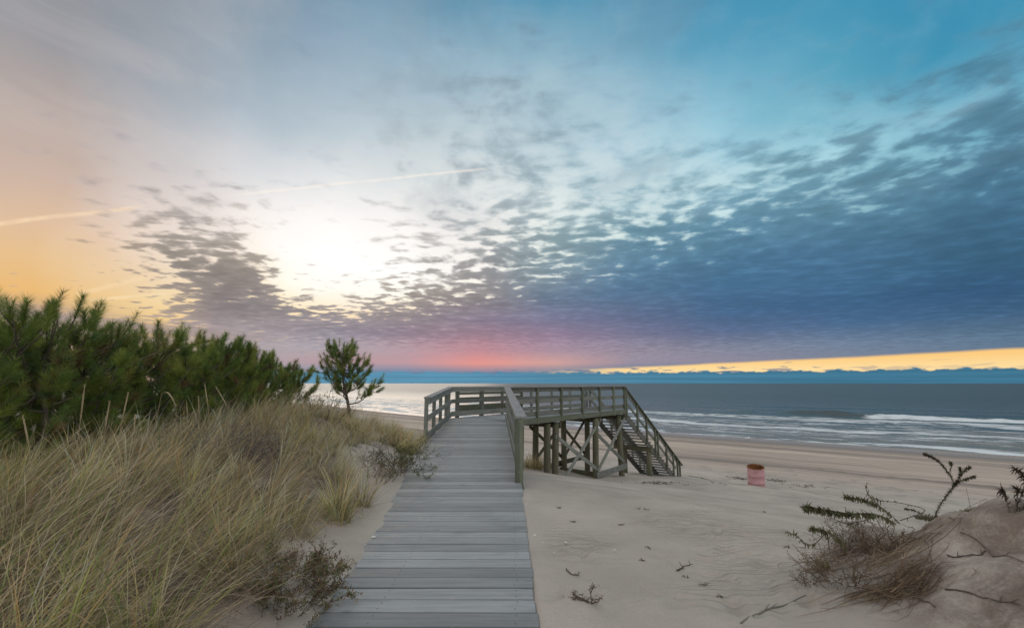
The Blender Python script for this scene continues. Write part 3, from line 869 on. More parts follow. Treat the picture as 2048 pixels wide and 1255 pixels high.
def build_stalks():
    """the tall seed stalks that rise over the grass against the pines"""
    spec = [(62, 925, 46, 832, 4.3, 'leftmost dry seed stalk leaning left in front of the pines'),
            (157, 870, 170, 768, 4.6, 'tallest straw seed stalk at left with a long pale head'),
            (207, 880, 219, 803, 5.0, 'straight straw seed stalk right of the tallest one'),
            (240, 862, 257, 783, 5.2, 'thin straw seed stalk leaning right before the dark pines'),
            (268, 868, 270, 828, 5.2, 'short greenish seed stalk standing over the grass crest'),
            (283, 850, 352, 812, 5.4, 'seed stalk arched over to the right with drooping head'),
            (375, 835, 373, 802, 6.6, 'short pale seed stalk left of the upright pair'),
            (398, 838, 397, 792, 6.8, 'left one of two upright pale seed stalks'),
            (417, 822, 409, 766, 6.8, 'right and taller one of two upright pale seed stalks'),
            (455, 815, 431, 772, 7.2, 'grey thin stalk tilted left above the grass crest')]
    for (bx, by, tx, ty, D, lab) in spec:
        a, b = at_depth(bx, by, D), at_depth(tx, ty, D)
        gz = float(H(a[0], a[1])); d = b - a
        a0 = a - d / max(abs(d[2]), .05) * max(a[2] - gz, .0) * .9 if 'arched' not in lab else np.array([a[0] - .05, a[1], gz])
        a0[2] = gz - .02
        arch = .22 if 'arched' in lab else .02
        pts = [a0 + (b - a0) * k / 14 + np.array([0, 0, arch * math.sin(math.pi * k / 14) * (2.2 if k > 7 else 1)]) for k in range(15)]
        root = empty('seed_stalk', tuple(a0), lab, 'seed stalk', 'tall seed stalks above the grass')
        mb = MB(); mb.tube(pts[:11], [.0042 - .00015 * k for k in range(11)], 5); mb.build('stem', MATS['straw'], root, True)
        # seed head: a narrow spike of overlapping husks
        mb = MB(); hp = pts[9:]
        mb.tube(hp, [.002, .005, .0065, .006, .004, .001], 6)
        for i in range(46):
            f = random.random() * (len(hp) - 1.01); q = hp[int(f)] + (hp[int(f) + 1] - hp[int(f)]) * (f % 1)
            dd = hp[int(f) + 1] - hp[int(f)]; dd = dd / np.linalg.norm(dd); rv = np.random.default_rng(i).normal(0, 1, 3); rv -= dd * rv.dot(dd); rv /= np.linalg.norm(rv)
            mb.tube([q + rv * .004, q + rv * .008 + dd * .022], [.0025, .0006], 3)
        mb.build('seed_head', MATS['straw'], root)

wood('straw', (.36, .27, .16), (.22, .16, .09), (.46, .36, .22), .75, var=.3)

def needles(pos, dirs, lens, col, nn=60, nl=.085, w=.0032):
    """needle-covered shoots: one thin triangle per needle"""
    M = len(pos)
    u = np.tile(np.linspace(.05, 1, nn)[None], (M, 1)) + rng.uniform(-.02, .02, (M, nn))
    ref = np.where(np.abs(dirs[:, 2:3]) > .9, np.array([[1., 0, 0]]), np.array([[0, 0, 1.]]))
    a = np.cross(dirs, ref); a /= np.linalg.norm(a, axis=1, keepdims=True); b = np.cross(dirs, a)
    ph = np.arange(nn)[None] * 2.39996 + rng.uniform(0, 6.28, (M, 1))
    rad = a[:, None] * np.cos(ph)[..., None] + b[:, None] * np.sin(ph)[..., None]
    fw = rng.uniform(.45, .95, (M, nn, 1)) + .5 * (u[..., None] > .85)
    nd = dirs[:, None] * fw + rad * .8 + rng.normal(0, .10, (M, nn, 3)); nd /= np.linalg.norm(nd, axis=2, keepdims=True)
    p = pos[:, None] + dirs[:, None] * (lens[:, None] * u)[..., None]
    L = nl * rng.uniform(.75, 1.15, (M, nn, 1))
    s = np.cross(nd, rng.normal(0, 1, (M, nn, 3))); s /= np.linalg.norm(s, axis=2, keepdims=True)
    V = np.stack([p - s * w * .5, p + s * w * .5, p + nd * L], 2).reshape(-1, 3)
    c = col[:, None, None, :] * rng.uniform(.75, 1.25, (M, nn, 1, 1)) * np.array([.85, .85, 1.12]).reshape(1, 1, 3, 1)
    C = np.concatenate([c.reshape(-1, 3), np.ones((M * nn * 3, 1))], 1)
    return V, np.arange(M * nn * 3).reshape(-1, 3), C

def pine(base, h, rad, label, seed, group=None, nlimb=13, twigs=9, nn=58, nl=.085, w=.0032, lean=(0, 0), lowfrac=.12, candles=4, name='pine_tree', sparse=1.0, extra=None):
    r = random.Random(seed); g = np.random.default_rng(seed)
    base = np.array(base, float)
    root = empty(name, tuple(base), label, 'pine', group)
    mb = MB(); SP, SD, SLn = [], [], []
    def shoot(p, d, L):
        d = np.array(d, float); d /= np.linalg.norm(d); SP.append(p); SD.append(d); SLn.append(L)
    tp = []
    for k in range(9):
        f = k / 8
        tp.append(base + np.array([lean[0] * f + .05 * h * math.sin(f * 5 + seed) * f, lean[1] * f + .04 * h * math.cos(f * 4 + seed) * f, h * .93 * f - .1 * (1 - f)]))
    mb.tube(tp, [max(.012, .032 * h * (1 - .85 * k / 8)) * .9 for k in range(9)], 7)
    def tpos(f):
        q = min(f * 8, 7.999); i = int(q); return tp[i] + (tp[i + 1] - tp[i]) * (q - i)
    n_l = nlimb
    for i in range(n_l):
        f = lowfrac + (1 - lowfrac) * (i / n_l) ** .85
        az = i * 2.39996 + r.uniform(-.4, .4)
        ln = rad * (1.0 - .72 * f ** 1.5) * r.uniform(.75, 1.15)
        o = tpos(min(f, .985)); dirh = np.array([math.cos(az), math.sin(az), 0]); rise = r.uniform(.12, .35) + .5 * f
        lp = []
        for k in range(7):
            q = k / 6
            lp.append(o + dirh * ln * q + np.array([r.uniform(-.03, .03), r.uniform(-.03, .03), ln * (rise * q + .35 * q * q - .12 * math.sin(q * 3.1))]))
        mb.tube(lp, [.013 * h ** .5 * (1 - .75 * k / 6) + .002 for k in range(7)], 5)
        nt = max(3, int(twigs * ln / rad * sparse) + 2)
        for k in range(nt):
            q = .22 + .78 * (k + r.random()) / nt; j = min(int(q * 6), 5)
            p = lp[j] + (lp[j + 1] - lp[j]) * (q * 6 - j)
            ta = az + r.choice((-1, 1)) * r.uniform(.3, 1.3); tl = r.uniform(.16, .34) * (1.1 - .4 * q)
            td = np.array([math.cos(ta), math.sin(ta), r.uniform(.3, 1.2)]); td /= np.linalg.norm(td)
            e = p + td * tl
            mb.tube([p, p + td * tl * .5 + np.array([0, 0, -.01]), e], [.006, .005, .003], 4)
            ud = td * .6 + np.array([0, 0, .75]); shoot(e - td * .03, ud, r.uniform(.16, .27))
            shoot(p + td * tl * .35, td + np.array([r.uniform(-.5, .5), r.uniform(-.5, .5), .35]), tl * .75)
            if r.random() < .6: shoot(p + td * tl * .6, np.array([math.cos(ta + 1.1), math.sin(ta + 1.1), .5]), r.uniform(.10, .18))
        shoot(lp[-1], lp[-1] - lp[-2] + np.array([0, 0, .1]), r.uniform(.16, .24))
    top = tp[-1]
    for c in range(candles):
        a = r.uniform(0, 6.28); t = r.uniform(.0, .55) if c else .05
        d = np.array([math.cos(a) * t, math.sin(a) * t, 1.0]); L = r.uniform(.2, .34) if c else .36
        p = top + np.array([math.cos(a), math.sin(a), 0]) * .1 * min(c, 1) + np.array([0, 0, -.10 * min(c, 1)])
        mb.tube([top - np.array([0, 0, .05]), p, p + d / np.linalg.norm(d) * L], [.011, .008, .003], 5); shoot(p, d, L)
    for (p, d, L) in (extra or []):
        p, d = np.array(p, float), np.array(d, float); d /= np.linalg.norm(d)
        o = tpos(.8)
        mb.tube([o, (o + p) / 2 + np.array([0, 0, -.05]), p, p + d * L], [.012, .010, .008, .003], 5)
        for _ in range(3): shoot(p + np.array([r.uniform(-.015, .015), r.uniform(-.015, .015), 0]), d, L)
    mb.build('trunk', MATS['bark'], root, True)
    SP, SD, SLn = np.array(SP), np.array(SD), np.array(SLn)
    pal = np.array([(.18, .24, .052), (.14, .205, .052), (.26, .295, .06), (.09, .15, .055), (.28, .27, .07), (.24, .15, .075)])
    k = g.choice(6, len(SP), p=[.32, .25, .21, .11, .06, .05])
    V, Q, C = needles(SP, SD, SLn, pal[k] * g.uniform(.8, 1.25, (len(SP), 1)), nn, nl, w)
    o = link('crown', np_mesh('crown', V, Q, {'col': ('FLOAT_COLOR', C)}), MATS['needle'], root)
    return root

def build_pines():
    G = 'pines in the hedge behind the grass'
    front = [  # px of crown top, py of top, distance, radius, label
        (38, 612, 5.6, 1.15, 'leftmost dark green pine with an upright candle shoot at the photo edge'),
        (150, 600, 6.0, 1.1, 'tall pine whose bare stem lifts one needle shoot above the hedge'),
        (208, 640, 6.6, 1.05, 'bushy pine to the right of the tallest shoot'),
        (312, 655, 7.6, 1.15, 'broad bright green pine with two upright shoots in mid hedge'),
        (390, 685, 8.8, 1.15, 'low rounded pine right of the broad bright green one'),
        (447, 680, 10.0, 1.15, 'pine with one thick upright shoot near the hedge end'),
        (492, 696, 11.2, 1.1, 'pine with a thin forked leader over the right part of hedge'),
        (530, 715, 12.6, 1.1, 'low pine sloping down to the right in the hedge'),
        (572, 742, 14.2, 1.1, 'lowest pine at the right end of hedge against the sea')]
    for i, (px, py, D, rad, lab) in enumerate(front):
        t = at_depth(px, py, D)
        x, y = t[0] - .15, t[1]
        z0 = float(H(x, y)) - .05
        ex = []
        if i == 0: ex = [(at_depth(45, 655, 5.3), (.05, 0, 1), .3), (at_depth(95, 645, 5.4), (.2, 0, 1), .25)]
        if i == 1: ex = [(at_depth(148, 640, 5.9), (.22, 0, 1), .33), (at_depth(115, 640, 5.9), (-.5, 0, .8), .25)]
        if i == 2: ex = [(at_depth(187, 668, 6.4), (.05, 0, 1), .28)]
        if i == 3: ex = [(at_depth(312, 678, 7.4), (.05, 0, 1), .28), (at_depth(290, 680, 7.4), (-.35, 0, .9), .25), (at_depth(350, 690, 7.6), (.1, 0, 1), .25)]
        if i == 5: ex = [(at_depth(440, 698, 9.9), (.35, 0, 1), .32), (at_depth(395, 700, 9.6), (.05, 0, 1), .3)]
        if i == 6: ex = [(at_depth(489, 716, 11), (-.35, 0, 1), .3), (at_depth(492, 716, 11), (.2, 0, 1), .3), (at_depth(525, 728, 11.4), (.05, 0, 1), .3)]
        if i == 8: ex = [(at_depth(597, 765, 14), (0, 0, 1), .3), (at_depth(560, 745, 14), (0, 0, 1), .3)]
        hh = max(.8, (t[2] - z0) * .84)
        rq = random.Random(900 + i)
        for _ in range(4): ex.append(((x + rq.uniform(-.9, .9), y + rq.uniform(-.5, .5), z0 + hh * rq.uniform(.86, 1.04)), (rq.uniform(-.3, .3), rq.uniform(-.3, .3), 1), rq.uniform(.2, .34)))
        pine((x, y, z0), hh, rad, lab, 100 + i, G, nlimb=17, twigs=7, nn=110, nl=.125, w=.0044 if D < 8 else .0060, lowfrac=.06, candles=5, extra=ex)
    for i, (px, py, D) in enumerate(((20, 668, 7.6), (110, 672, 7.8), (245, 690, 9.0), (350, 708, 10.6), (0, 690, 6.3), (425, 715, 12.2), (470, 725, 13.5), (-95, 625, 6.2), (-130, 650, 7.4))):
        t = at_depth(px, py, D); z0 = float(H(t[0], t[1])) - .05
        pine((t[0], t[1], z0), max(.8, (t[2] - z0) * .84), 1.15, 'dark green pine half hidden within the back of hedge', 140 + i, G, nlimb=17, twigs=8, nn=80, nl=.12, w=.0060, lowfrac=.06, candles=3)
    # the small pine standing alone
    D = 12.0; t = at_depth(684, 697, D); b = at_depth(700, 832, D)
    z0 = float(H(b[0], b[1]))
    ex = [(at_depth(692, 712, D), (.28, 0, 1), .30), (at_depth(722, 735, D), (.5, 0, .6), .22), (at_depth(640, 745, D), (-.9, 0, .3), .28), (at_depth(735, 780, D), (.9, 0, .35), .3), (at_depth(750, 785, D), (.8, .1, .5), .22), (at_depth(715, 778, D), (.6, -.2, .6), .25), (at_depth(700, 782, D), (.1, -.3, .7), .25)]
    pine((b[0], b[1], z0 - .05), t[2] - z0, .78, 'small lone pine with an open crown between the hedge and railing', 177, None, nlimb=15, twigs=9, nn=90, nl=.10, w=.0056, lean=(-.25, 0), lowfrac=.30, candles=3, extra=ex)

def bush(name, base, hgt, spread, label, cat, seed, n=26, depth=3, mat='twig', leaf=None, nleaf=0, lsize=.02, lean=(0, 0), group=None, rad=.004, flat=.5):
    """twiggy shrub: forking stems from one foot, optional small leaves"""
    r = random.Random(seed); base = np.array(base, float)
    root = empty(name, tuple(base), label, cat, group)
    mb = MB(); LP = []
    def grow(p, d, L, rd, k):
        pts = [p]; q = p.copy(); dd = d.copy()
        for s in range(4):
            dd = dd + np.array([r.gauss(0, .22), r.gauss(0, .22), r.gauss(0, .16)]); dd /= np.linalg.norm(dd)
            q = q + dd * L / 4
            gz = float(H(q[0], q[1])) + .008
            if q[2] < gz: q[2] = gz; dd[2] = abs(dd[2]) * .5
            pts.append(q.copy())
            LP.append((q.copy(), dd.copy(), k))
        mb.tube(pts, [rd, rd * .9, rd * .8, rd * .7, rd * .5], 4)
        if k > 0:
            for s in range(r.choice((2, 3))):
                j = r.choice((2, 3, 4)); e = dd + np.array([r.gauss(0, .7), r.gauss(0, .7), r.gauss(.1, .45)])
                grow(pts[j], e / np.linalg.norm(e), L * r.uniform(.5, .8), rd * .65, k - 1)
    for i in range(n):
        a = r.uniform(0, 6.28); sp = spread * math.sqrt(r.random())
        x, y = base[0] + sp * math.cos(a) * .6, base[1] + sp * math.sin(a) * .6
        p = np.array([x, y, float(H(x, y))])
        d = np.array([math.cos(a) * flat + lean[0] + r.gauss(0, .2), math.sin(a) * flat + lean[1] + r.gauss(0, .2), r.uniform(.35, 1.1)])
        grow(p, d / np.linalg.norm(d), hgt * r.uniform(.4, .75), rad, depth - 1)
    mb.build('stem', MATS[mat], root)
    if nleaf:
        g = np.random.default_rng(seed); k = g.integers(0, len(LP), nleaf)
        P = np.array([LP[i][0] for i in k]) + g.normal(0, .012, (nleaf, 3))
        pal = np.array(leaf); c = pal[g.integers(0, len(pal), nleaf)] * g.uniform(.75, 1.25, (nleaf, 1))
        V, Q, C = blades(P, lsize * g.uniform(.6, 1.3, nleaf), g.uniform(0, 6.28, nleaf), g.uniform(.3, 1.9, nleaf), g.uniform(-.5, 1.2, nleaf), lsize * g.uniform(.25, .45, nleaf), c, c, 3)
        link('foliage', np_mesh('foliage', V, Q, {'col': ('FLOAT_COLOR', C)}), MATS['leaf'], root)
    return root

def stem_plant(stems, label, seed, cat='wild plant', name='leafy_plant', leaf=((.10, .11, .045), (.14, .125, .06), (.10, .08, .045)), dens=110, ls=.05, group=None, mat='twig', tipdens=2.2, droop=.6):
    """stems: list of lists of world points; narrow leaves along them, denser at the tip"""
    r = random.Random(seed); g = np.random.default_rng(seed)
    root = empty(name, tuple(stems[0][0]), label, cat, group)
    mb = MB(); P, Dv, U = [], [], []
    for st in stems:
        st = [np.array(p, float) for p in st]
        pts = []
        for i in range(len(st) - 1):
            p0, p1, p2, p3 = st[max(i - 1, 0)], st[i], st[i + 1], st[min(i + 2, len(st) - 1)]
            for k in range(6):
                t = k / 6; pts.append(.5 * ((2 * p1) + (p2 - p0) * t + (2 * p0 - 5 * p1 + 4 * p2 - p3) * t * t + (3 * p1 - p0 - 3 * p2 + p3) * t ** 3))
        pts.append(st[-1]); m = len(pts)
        mb.tube(pts, [.0042 * (1 - .65 * k / m) for k in range(m)], 5)
        L = sum(np.linalg.norm(pts[i + 1] - pts[i]) for i in range(m - 1))
        for _ in range(int(dens * .27 * L)):
            f = r.random() ** (1 / (1 + (tipdens - 1) * .4)); j = min(int(f * (m - 1)), m - 2)
            P.append(pts[j] + (pts[j + 1] - pts[j]) * r.random()); Dv.append(pts[j + 1] - pts[j]); U.append(f)
    mb.build('stem', MATS[mat], root)
    P = np.array(P); Dv = np.array(Dv); n = len(P); pal = np.array(leaf)
    Dv /= np.linalg.norm(Dv, axis=1, keepdims=True)
    rv = Dv * .55 + g.normal(0, .8, (n, 3)); rv[:, 2] -= droop * g.random(n); rv /= np.linalg.norm(rv, axis=1, keepdims=True)
    az = np.arctan2(rv[:, 1], rv[:, 0]); lean = np.arccos(np.clip(rv[:, 2], -1, 1))
    c = pal[g.integers(0, len(pal), n)] * g.uniform(.7, 1.3, (n, 1))
    V, Q, C = blades(P, ls * g.uniform(.5, 1.2, n), az, lean, g.uniform(-.2, .9, n), ls * g.uniform(.16, .30, n), c, c, 3)
    link('foliage', np_mesh('foliage', V, Q, {'col': ('FLOAT_COLOR', C)}), MATS['leaf'], root)
    return root

def strands(name, lines, label, cat, cols, w=.004, lift=.05, jit=.12, n=200, kind=None, seed=1, sag=0.0):
    """long limp strands that follow the ground between two image polylines"""
    g = np.random.default_rng(seed); V, Q, C = [], [], []
    b = 0
    world = [[ground(px, py) for (px, py) in ln] for ln in lines]
    for i in range(n):
        ln = world[g.integers(0, len(world))]; m = len(ln)
        s0, s1 = sorted((g.uniform(-.1, .6), g.uniform(.4, 1.1)));
        o = g.normal(0, jit, 2); o2 = g.normal(0, jit * 1.1, 2); lf = abs(g.normal(0, lift)); ph = g.uniform(0, 6.28)
        pts = []
        for k in range(11):
            f = np.clip(s0 + (s1 - s0) * k / 10, 0, 1) * (m - 1); j = min(int(f), m - 2)
            p = ln[j] + (ln[j + 1] - ln[j]) * (f - j)
            q = p[:2] + o + o2 * math.sin(k * .45 + ph)
            pts.append([q[0], q[1], float(H(q[0], q[1])) + .006 + lf * math.sin(math.pi * k / 10) ** .8])
        pts = np.array(pts); ww = w * g.uniform(.6, 1.4)
        off = np.array([g.normal(), g.normal(), g.normal() * .5]); off /= np.linalg.norm(off)
        wv = (ww * .5 * np.clip(1.05 - np.abs(np.linspace(-1, 1, 11)) ** 3, .1, 1))[:, None] * off[None]
        v = np.stack([pts - wv, pts + wv], 1).reshape(-1, 3)
        V.append(v); c = np.array(cols[g.integers(0, len(cols))]) * g.uniform(.7, 1.3)
        C.append(np.tile(np.append(c, 1)[None], (22, 1)))
        ii = b + np.arange(10) * 2; Q.append(np.stack([ii, ii + 1, ii + 3, ii + 2], -1)); b += 22
    o = link(name, np_mesh(name, np.concatenate(V), np.concatenate(Q), {'col': ('FLOAT_COLOR', np.concatenate(C))}), MATS['blade'])
    return tag(o, label, cat, None, kind)

def build_plants():
    RB = [(.17, .10, .055), (.12, .08, .045), (.22, .14, .075)]
    OL = [(.13, .145, .05), (.09, .11, .04), (.19, .16, .07)]
    bush('shrub', ground(600, 1150), .24, .36, 'withered reddish brown shrub lying on sand left of the boardwalk', 'shrub', 3, 16, 3, 'twig', RB, 900, .026, (.35, .25), rad=.0035)
    bush('shrub', ground(572, 1192), .30, .50, 'dark olive and brown shrub under the overhanging grass nearest the boardwalk', 'shrub', 4, 34, 3, 'twig', OL + RB, 4200, .030, (.25, 0), rad=.0035)
    bush('shrub', ground(805, 945), .62, .40, 'dark olive leafy shrub touching the left side of the ramp', 'shrub', 5, 26, 3, 'twig', OL, 2200, .045, (.25, 0), rad=.005)
    bush('shrub', ground(735, 925), .55, .5, 'bare brown twiggy shrub on sand slope behind the grass', 'shrub', 6, 18, 3, 'twig', RB, 350, .03, (.1, 0), rad=.004)
    bush('shrub', ground(760, 962), .40, .35, 'dry brown shrub between green tuft and the olive shrub', 'shrub', 16, 16, 3, 'twig', RB, 400, .03, (.2, 0), rad=.004)
    bush('shrub', on(-3.95, 6.5), .62, .70, 'dense purplish brown twig thicket in the middle of grass', 'shrub', 7, 85, 3, 'heather', None, 0, .02, (.15, -.1), rad=.0042)
    bush('shrub', at_depth(650, 815, 11.0), .75, .6, 'brown bare shrub between the hedge end and small pine', 'shrub', 8, 20, 3, 'twig', RB, 500, .05, (.1, 0), rad=.006)
    # lying dead sprig on the open sand
    g = ground(1183, 1205)
    bush('dead_sprig', tuple(g), .17, .05, 'dead black branching sprig lying alone on the rippled sand', 'dead plant', 9, 6, 3, 'twig', RB[:2], 110, .02, (.0, .05), rad=.006, flat=.9)
    D = 3.9
    A = lambda px, py, d=D: at_depth(px, py, d)
    Gd = 'leafy stems on the small dune'
    stem_plant([[ground(1790, 1046), A(1760, 1030), A(1700, 1026), A(1650, 1018), A(1606, 1011)], [A(1760, 1031), A(1720, 1042), A(1690, 1045), A(1655, 1030)]],
               'green stem with hanging leaves lying out left from the small dune', 21, group=Gd, dens=190, ls=.058, droop=1.6, leaf=((.10, .115, .045), (.13, .125, .06), (.10, .08, .045)))
    stem_plant([[ground(1800, 1046), A(1770, 1020), A(1730, 1000), A(1690, 992)], [A(1765, 1017), A(1735, 985), A(1733, 966)], [A(1800, 1040, 4), A(1850, 1020, 4), A(1800, 1005), A(1760, 1000), A(1737, 990)]],
               'thin dark sprigs rising behind the hanging leafy stem', 22, group=Gd, dens=170, ls=.04)
    stem_plant([[ground(1690, 1108), A(1685, 1085, 3.6), A(1650, 1062, 3.6), A(1622, 1055, 3.6)], [A(1652, 1064, 3.6), A(1630, 1086, 3.6), A(1612, 1086, 3.6), A(1595, 1072, 3.6), A(1571, 1061, 3.6)], [A(1655, 1067, 3.6), A(1660, 1108, 3.6)]],
               'drooping dark sprig hanging left over the flat sand', 23, group=Gd, dens=480, ls=.042)
    D2 = float(ground(1868, 1036)[1])
    E2 = float(ground(2026, 1020)[1])
    stem_plant([[ground(1868, 1036), A(1880, 1010, D2), A(1905, 975, D2), A(1915, 962, D2)], [A(1910, 968, D2), A(1900, 950, D2), A(1885, 930, D2), A(1868, 915, D2), A(1848, 907, D2)], [A(1914, 964, D2), A(1925, 945, D2), A(1940, 933, D2)], [A(1914, 964, D2), A(1930, 958, D2), A(1950, 952, D2)], [A(1915, 962, D2), A(1920, 945, D2), A(1920, 935, D2)], [A(1900, 945, D2), A(1903, 928, D2), A(1900, 925, D2)]],
               'tallest leafy stem forking into a bushy head against the beach', 24, group=Gd, dens=2300, ls=.075, tipdens=2.8, droop=.2, leaf=((.085, .09, .035), (.11, .095, .05), (.07, .055, .035)))
    stem_plant([[ground(1945, 1050), A(1938, 1000, D2), A(1932, 975, D2)]], 'thin single upright twig beside the bushy forked stem', 25, group=Gd, dens=30, ls=.03)
    stem_plant([[ground(1880, 1037), A(1830, 1033, D2), A(1795, 1040, D2), A(1770, 1048, D2 - .15)], [ground(1860, 1036), A(1830, 1020, D2), A(1810, 1016, D2)], [ground(1900, 1036), A(1960, 1016, D2), A(2000, 1022, D2)]], 'low brown leafy stems sprawling over the dune crest', 26, group=Gd, dens=1500, ls=.06, leaf=((.11, .075, .045), (.08, .06, .035), (.09, .09, .04)))
    stem_plant([[ground(2020, 1024), A(2008, 985, E2), A(2003, 978, E2)], [ground(2028, 1026), A(2036, 985, E2), A(2034, 978, E2)], [ground(2030, 1022), A(2050, 960, E2), A(2030, 936, E2)], [ground(2040, 1022), A(2060, 990, E2), A(2070, 950, E2)]], 'dark brown sprigs at the right edge of the photo on crest', 27, group=Gd, dens=1200, ls=.055, leaf=((.10, .07, .045), (.07, .05, .035)))
    stem_plant([[ground(1925, 1058), A(1912, 1042, 4.0), A(1897, 1032, 4.0)], [ground(1928, 1056), A(1920, 1040, 4.0), A(1915, 1034, 4.0)], [ground(1930, 1054), A(1926, 1036, 4.0)]], 'tiny cluster of dead spikes poking from the dune top', 28, group=Gd, dens=40, ls=.03)
    # yellowish rosette
    g = ground(1655, 1140); n = 70
    rt = np.tile(g[None], (n, 1)) + rng.normal(0, .03, (n, 3)) * np.array([1, 1, .3])
    cc = np.array([(.24, .19, .06), (.15, .15, .05), (.20, .13, .06)])[rng.integers(0, 3, n)]
    V, Q, C = blades(rt, rng.uniform(.10, .24, n), rng.uniform(1.8, 4.6, n), rng.uniform(.2, 1.3, n), rng.uniform(.1, 1.2, n), rng.uniform(.004, .009, n), cc * .7, cc * 1.2)
    o = link('grass_tuft', np_mesh('grass_tuft', V, Q, {'col': ('FLOAT_COLOR', C)}, True), MATS['blade']); tag(o, 'small yellow green rosette of leaves on the face of the small dune', 'grass tuft')
    bush('shrub', ground(1700, 1085), .26, .26, 'dark spiky dead shrub at the upper left foot of the small dune', 'shrub', 31, 34, 3, 'root_fibre', RB, 500, .024, (-.3, 0), rad=.003)
    bush('shrub', ground(1680, 1160), .28, .28, 'hanging brown roots and stems under the yellow rosette', 'shrub', 32, 24, 3, 'root_fibre', RB, 400, .02, (-.3, -.3), rad=.004)
    bush('shrub', ground(1620, 1170), .12, .1, 'small dry sprig on the sand at the foot of small dune', 'shrub', 34, 9, 3, 'twig', RB, 160, .018, (-.3, 0), rad=.003)
    bush('shrub', ground(1770, 1100), .26, .34, 'woody reddish brown stems sprawling within the dead grass on the small dune', 'shrub', 36, 26, 3, 'root_fibre', RB, 350, .022, (-.35, -.2), rad=.0045)
    SC = [(.33, .24, .15), (.22, .145, .09), (.15, .092, .06), (.38, .29, .19), (.19, .115, .075)]
    strands('dead_grass_mat', [[(1745, 1090), (1800, 1078), (1835, 1092), (1825, 1120), (1780, 1160)], [(1730, 1110), (1775, 1100), (1820, 1105)], [(1690, 1120), (1740, 1095), (1800, 1088)], [(1790, 1060), (1760, 1110), (1720, 1150)], [(1850, 1070), (1790, 1120), (1735, 1170)], [(1680, 1150), (1740, 1130), (1810, 1130)]], 'mat of pale dead grass draped over the face of small dune', 'dead grass', SC, .0040, .035, .11, 230, None, 3)
    strands('root_bundle', [[(1880, 1145), (1820, 1150), (1770, 1180), (1715, 1205), (1660, 1220)], [(1850, 1130), (1800, 1170), (1740, 1195), (1690, 1195)], [(1880, 1140), (1840, 1160), (1790, 1190), (1720, 1215)]], 'long bundle of brown roots trailing down the small dune', 'roots', SC[:3] + [(.12, .08, .05)], .0050, .025, .08, 170, None, 4)
    strands('root_bundle', [[(1660, 1120), (1700, 1100), (1740, 1060), (1765, 1045)], [(1640, 1150), (1680, 1115), (1720, 1085)]], 'tangled brown roots along the upper left edge of small dune', 'roots', [(.16, .10, .065), (.10, .065, .045), (.22, .15, .09)], .0042, .035, .10, 190, None, 5)
    # twigs lying on the dune and sand
    tw = [([(1480, 1248), (1530, 1222), (1575, 1207), (1612, 1192)], .007, 'long pale twig lying at the foot of the small dune', 'drift_wood'),
          ([(1893, 1112), (1930, 1114), (1962, 1108), (1972, 1103)], .006, 'short dark stick lying on the bare top of small dune', 'twig'),
          ([(1920, 1065), (1960, 1085), (2010, 1112), (2046, 1125)], .006, 'long buried runner crossing the right side of small dune', 'twig'),
          ([(1378, 952), (1420, 960), (1452, 970)], .022, 'thin grey driftwood pole lying between staircase and barrel', 'drift_wood'),
          ([(1353, 1142), (1366, 1136), (1380, 1129)], .007, 'short thick twig on the flat sand in the middle', 'twig'),
          ([(1132, 1138), (1142, 1148), (1158, 1152)], .006, 'small forked twig above the dead black sprig', 'twig'),
          ([(1795, 1165), (1830, 1195), (1870, 1215)], .006, 'dark root running down below the root bundle', 'twig'),
          ([(1890, 1180), (1960, 1195), (2040, 1210)], .006, 'dark runner low on the right face of small dune', 'twig')]
    for i, (ln, rd, lab, mt) in enumerate(tw):
        pts = [ground(*p) + np.array([0, 0, rd * .7 + .004]) for p in ln]
        pp = []
        for a, b in zip(pts[:-1], pts[1:]):
            for k in range(4):
                q = a + (b - a) * k / 4; q[2] = float(H(q[0], q[1])) + rd * .8 + .006 * random.random(); pp.append(q + np.array([random.gauss(0, .006), random.gauss(0, .006), 0]))
        pp.append(pts[-1])
        mb = MB(); mb.tube(pp, [rd * (1 - .5 * k / len(pp)) for k in range(len(pp))], 6)
        for k in range(3):
            q = pp[random.randrange(2, len(pp))]; d = np.array([random.gauss(0, 1), random.gauss(0, 1), .8]); d /= np.linalg.norm(d)
            mb.tube([q, q + d * rd * 6, q + d * rd * 9 + np.array([0, 0, -.004])], [rd * .55, rd * .4, rd * .2], 4)
        o = mb.build('stick', MATS[mt], None, True); tag(o, lab, 'stick', 'sticks on the sand')

wood('heather', (.145, .115, .105), (.08, .062, .058), (.21, .17, .15), .9, var=.5)

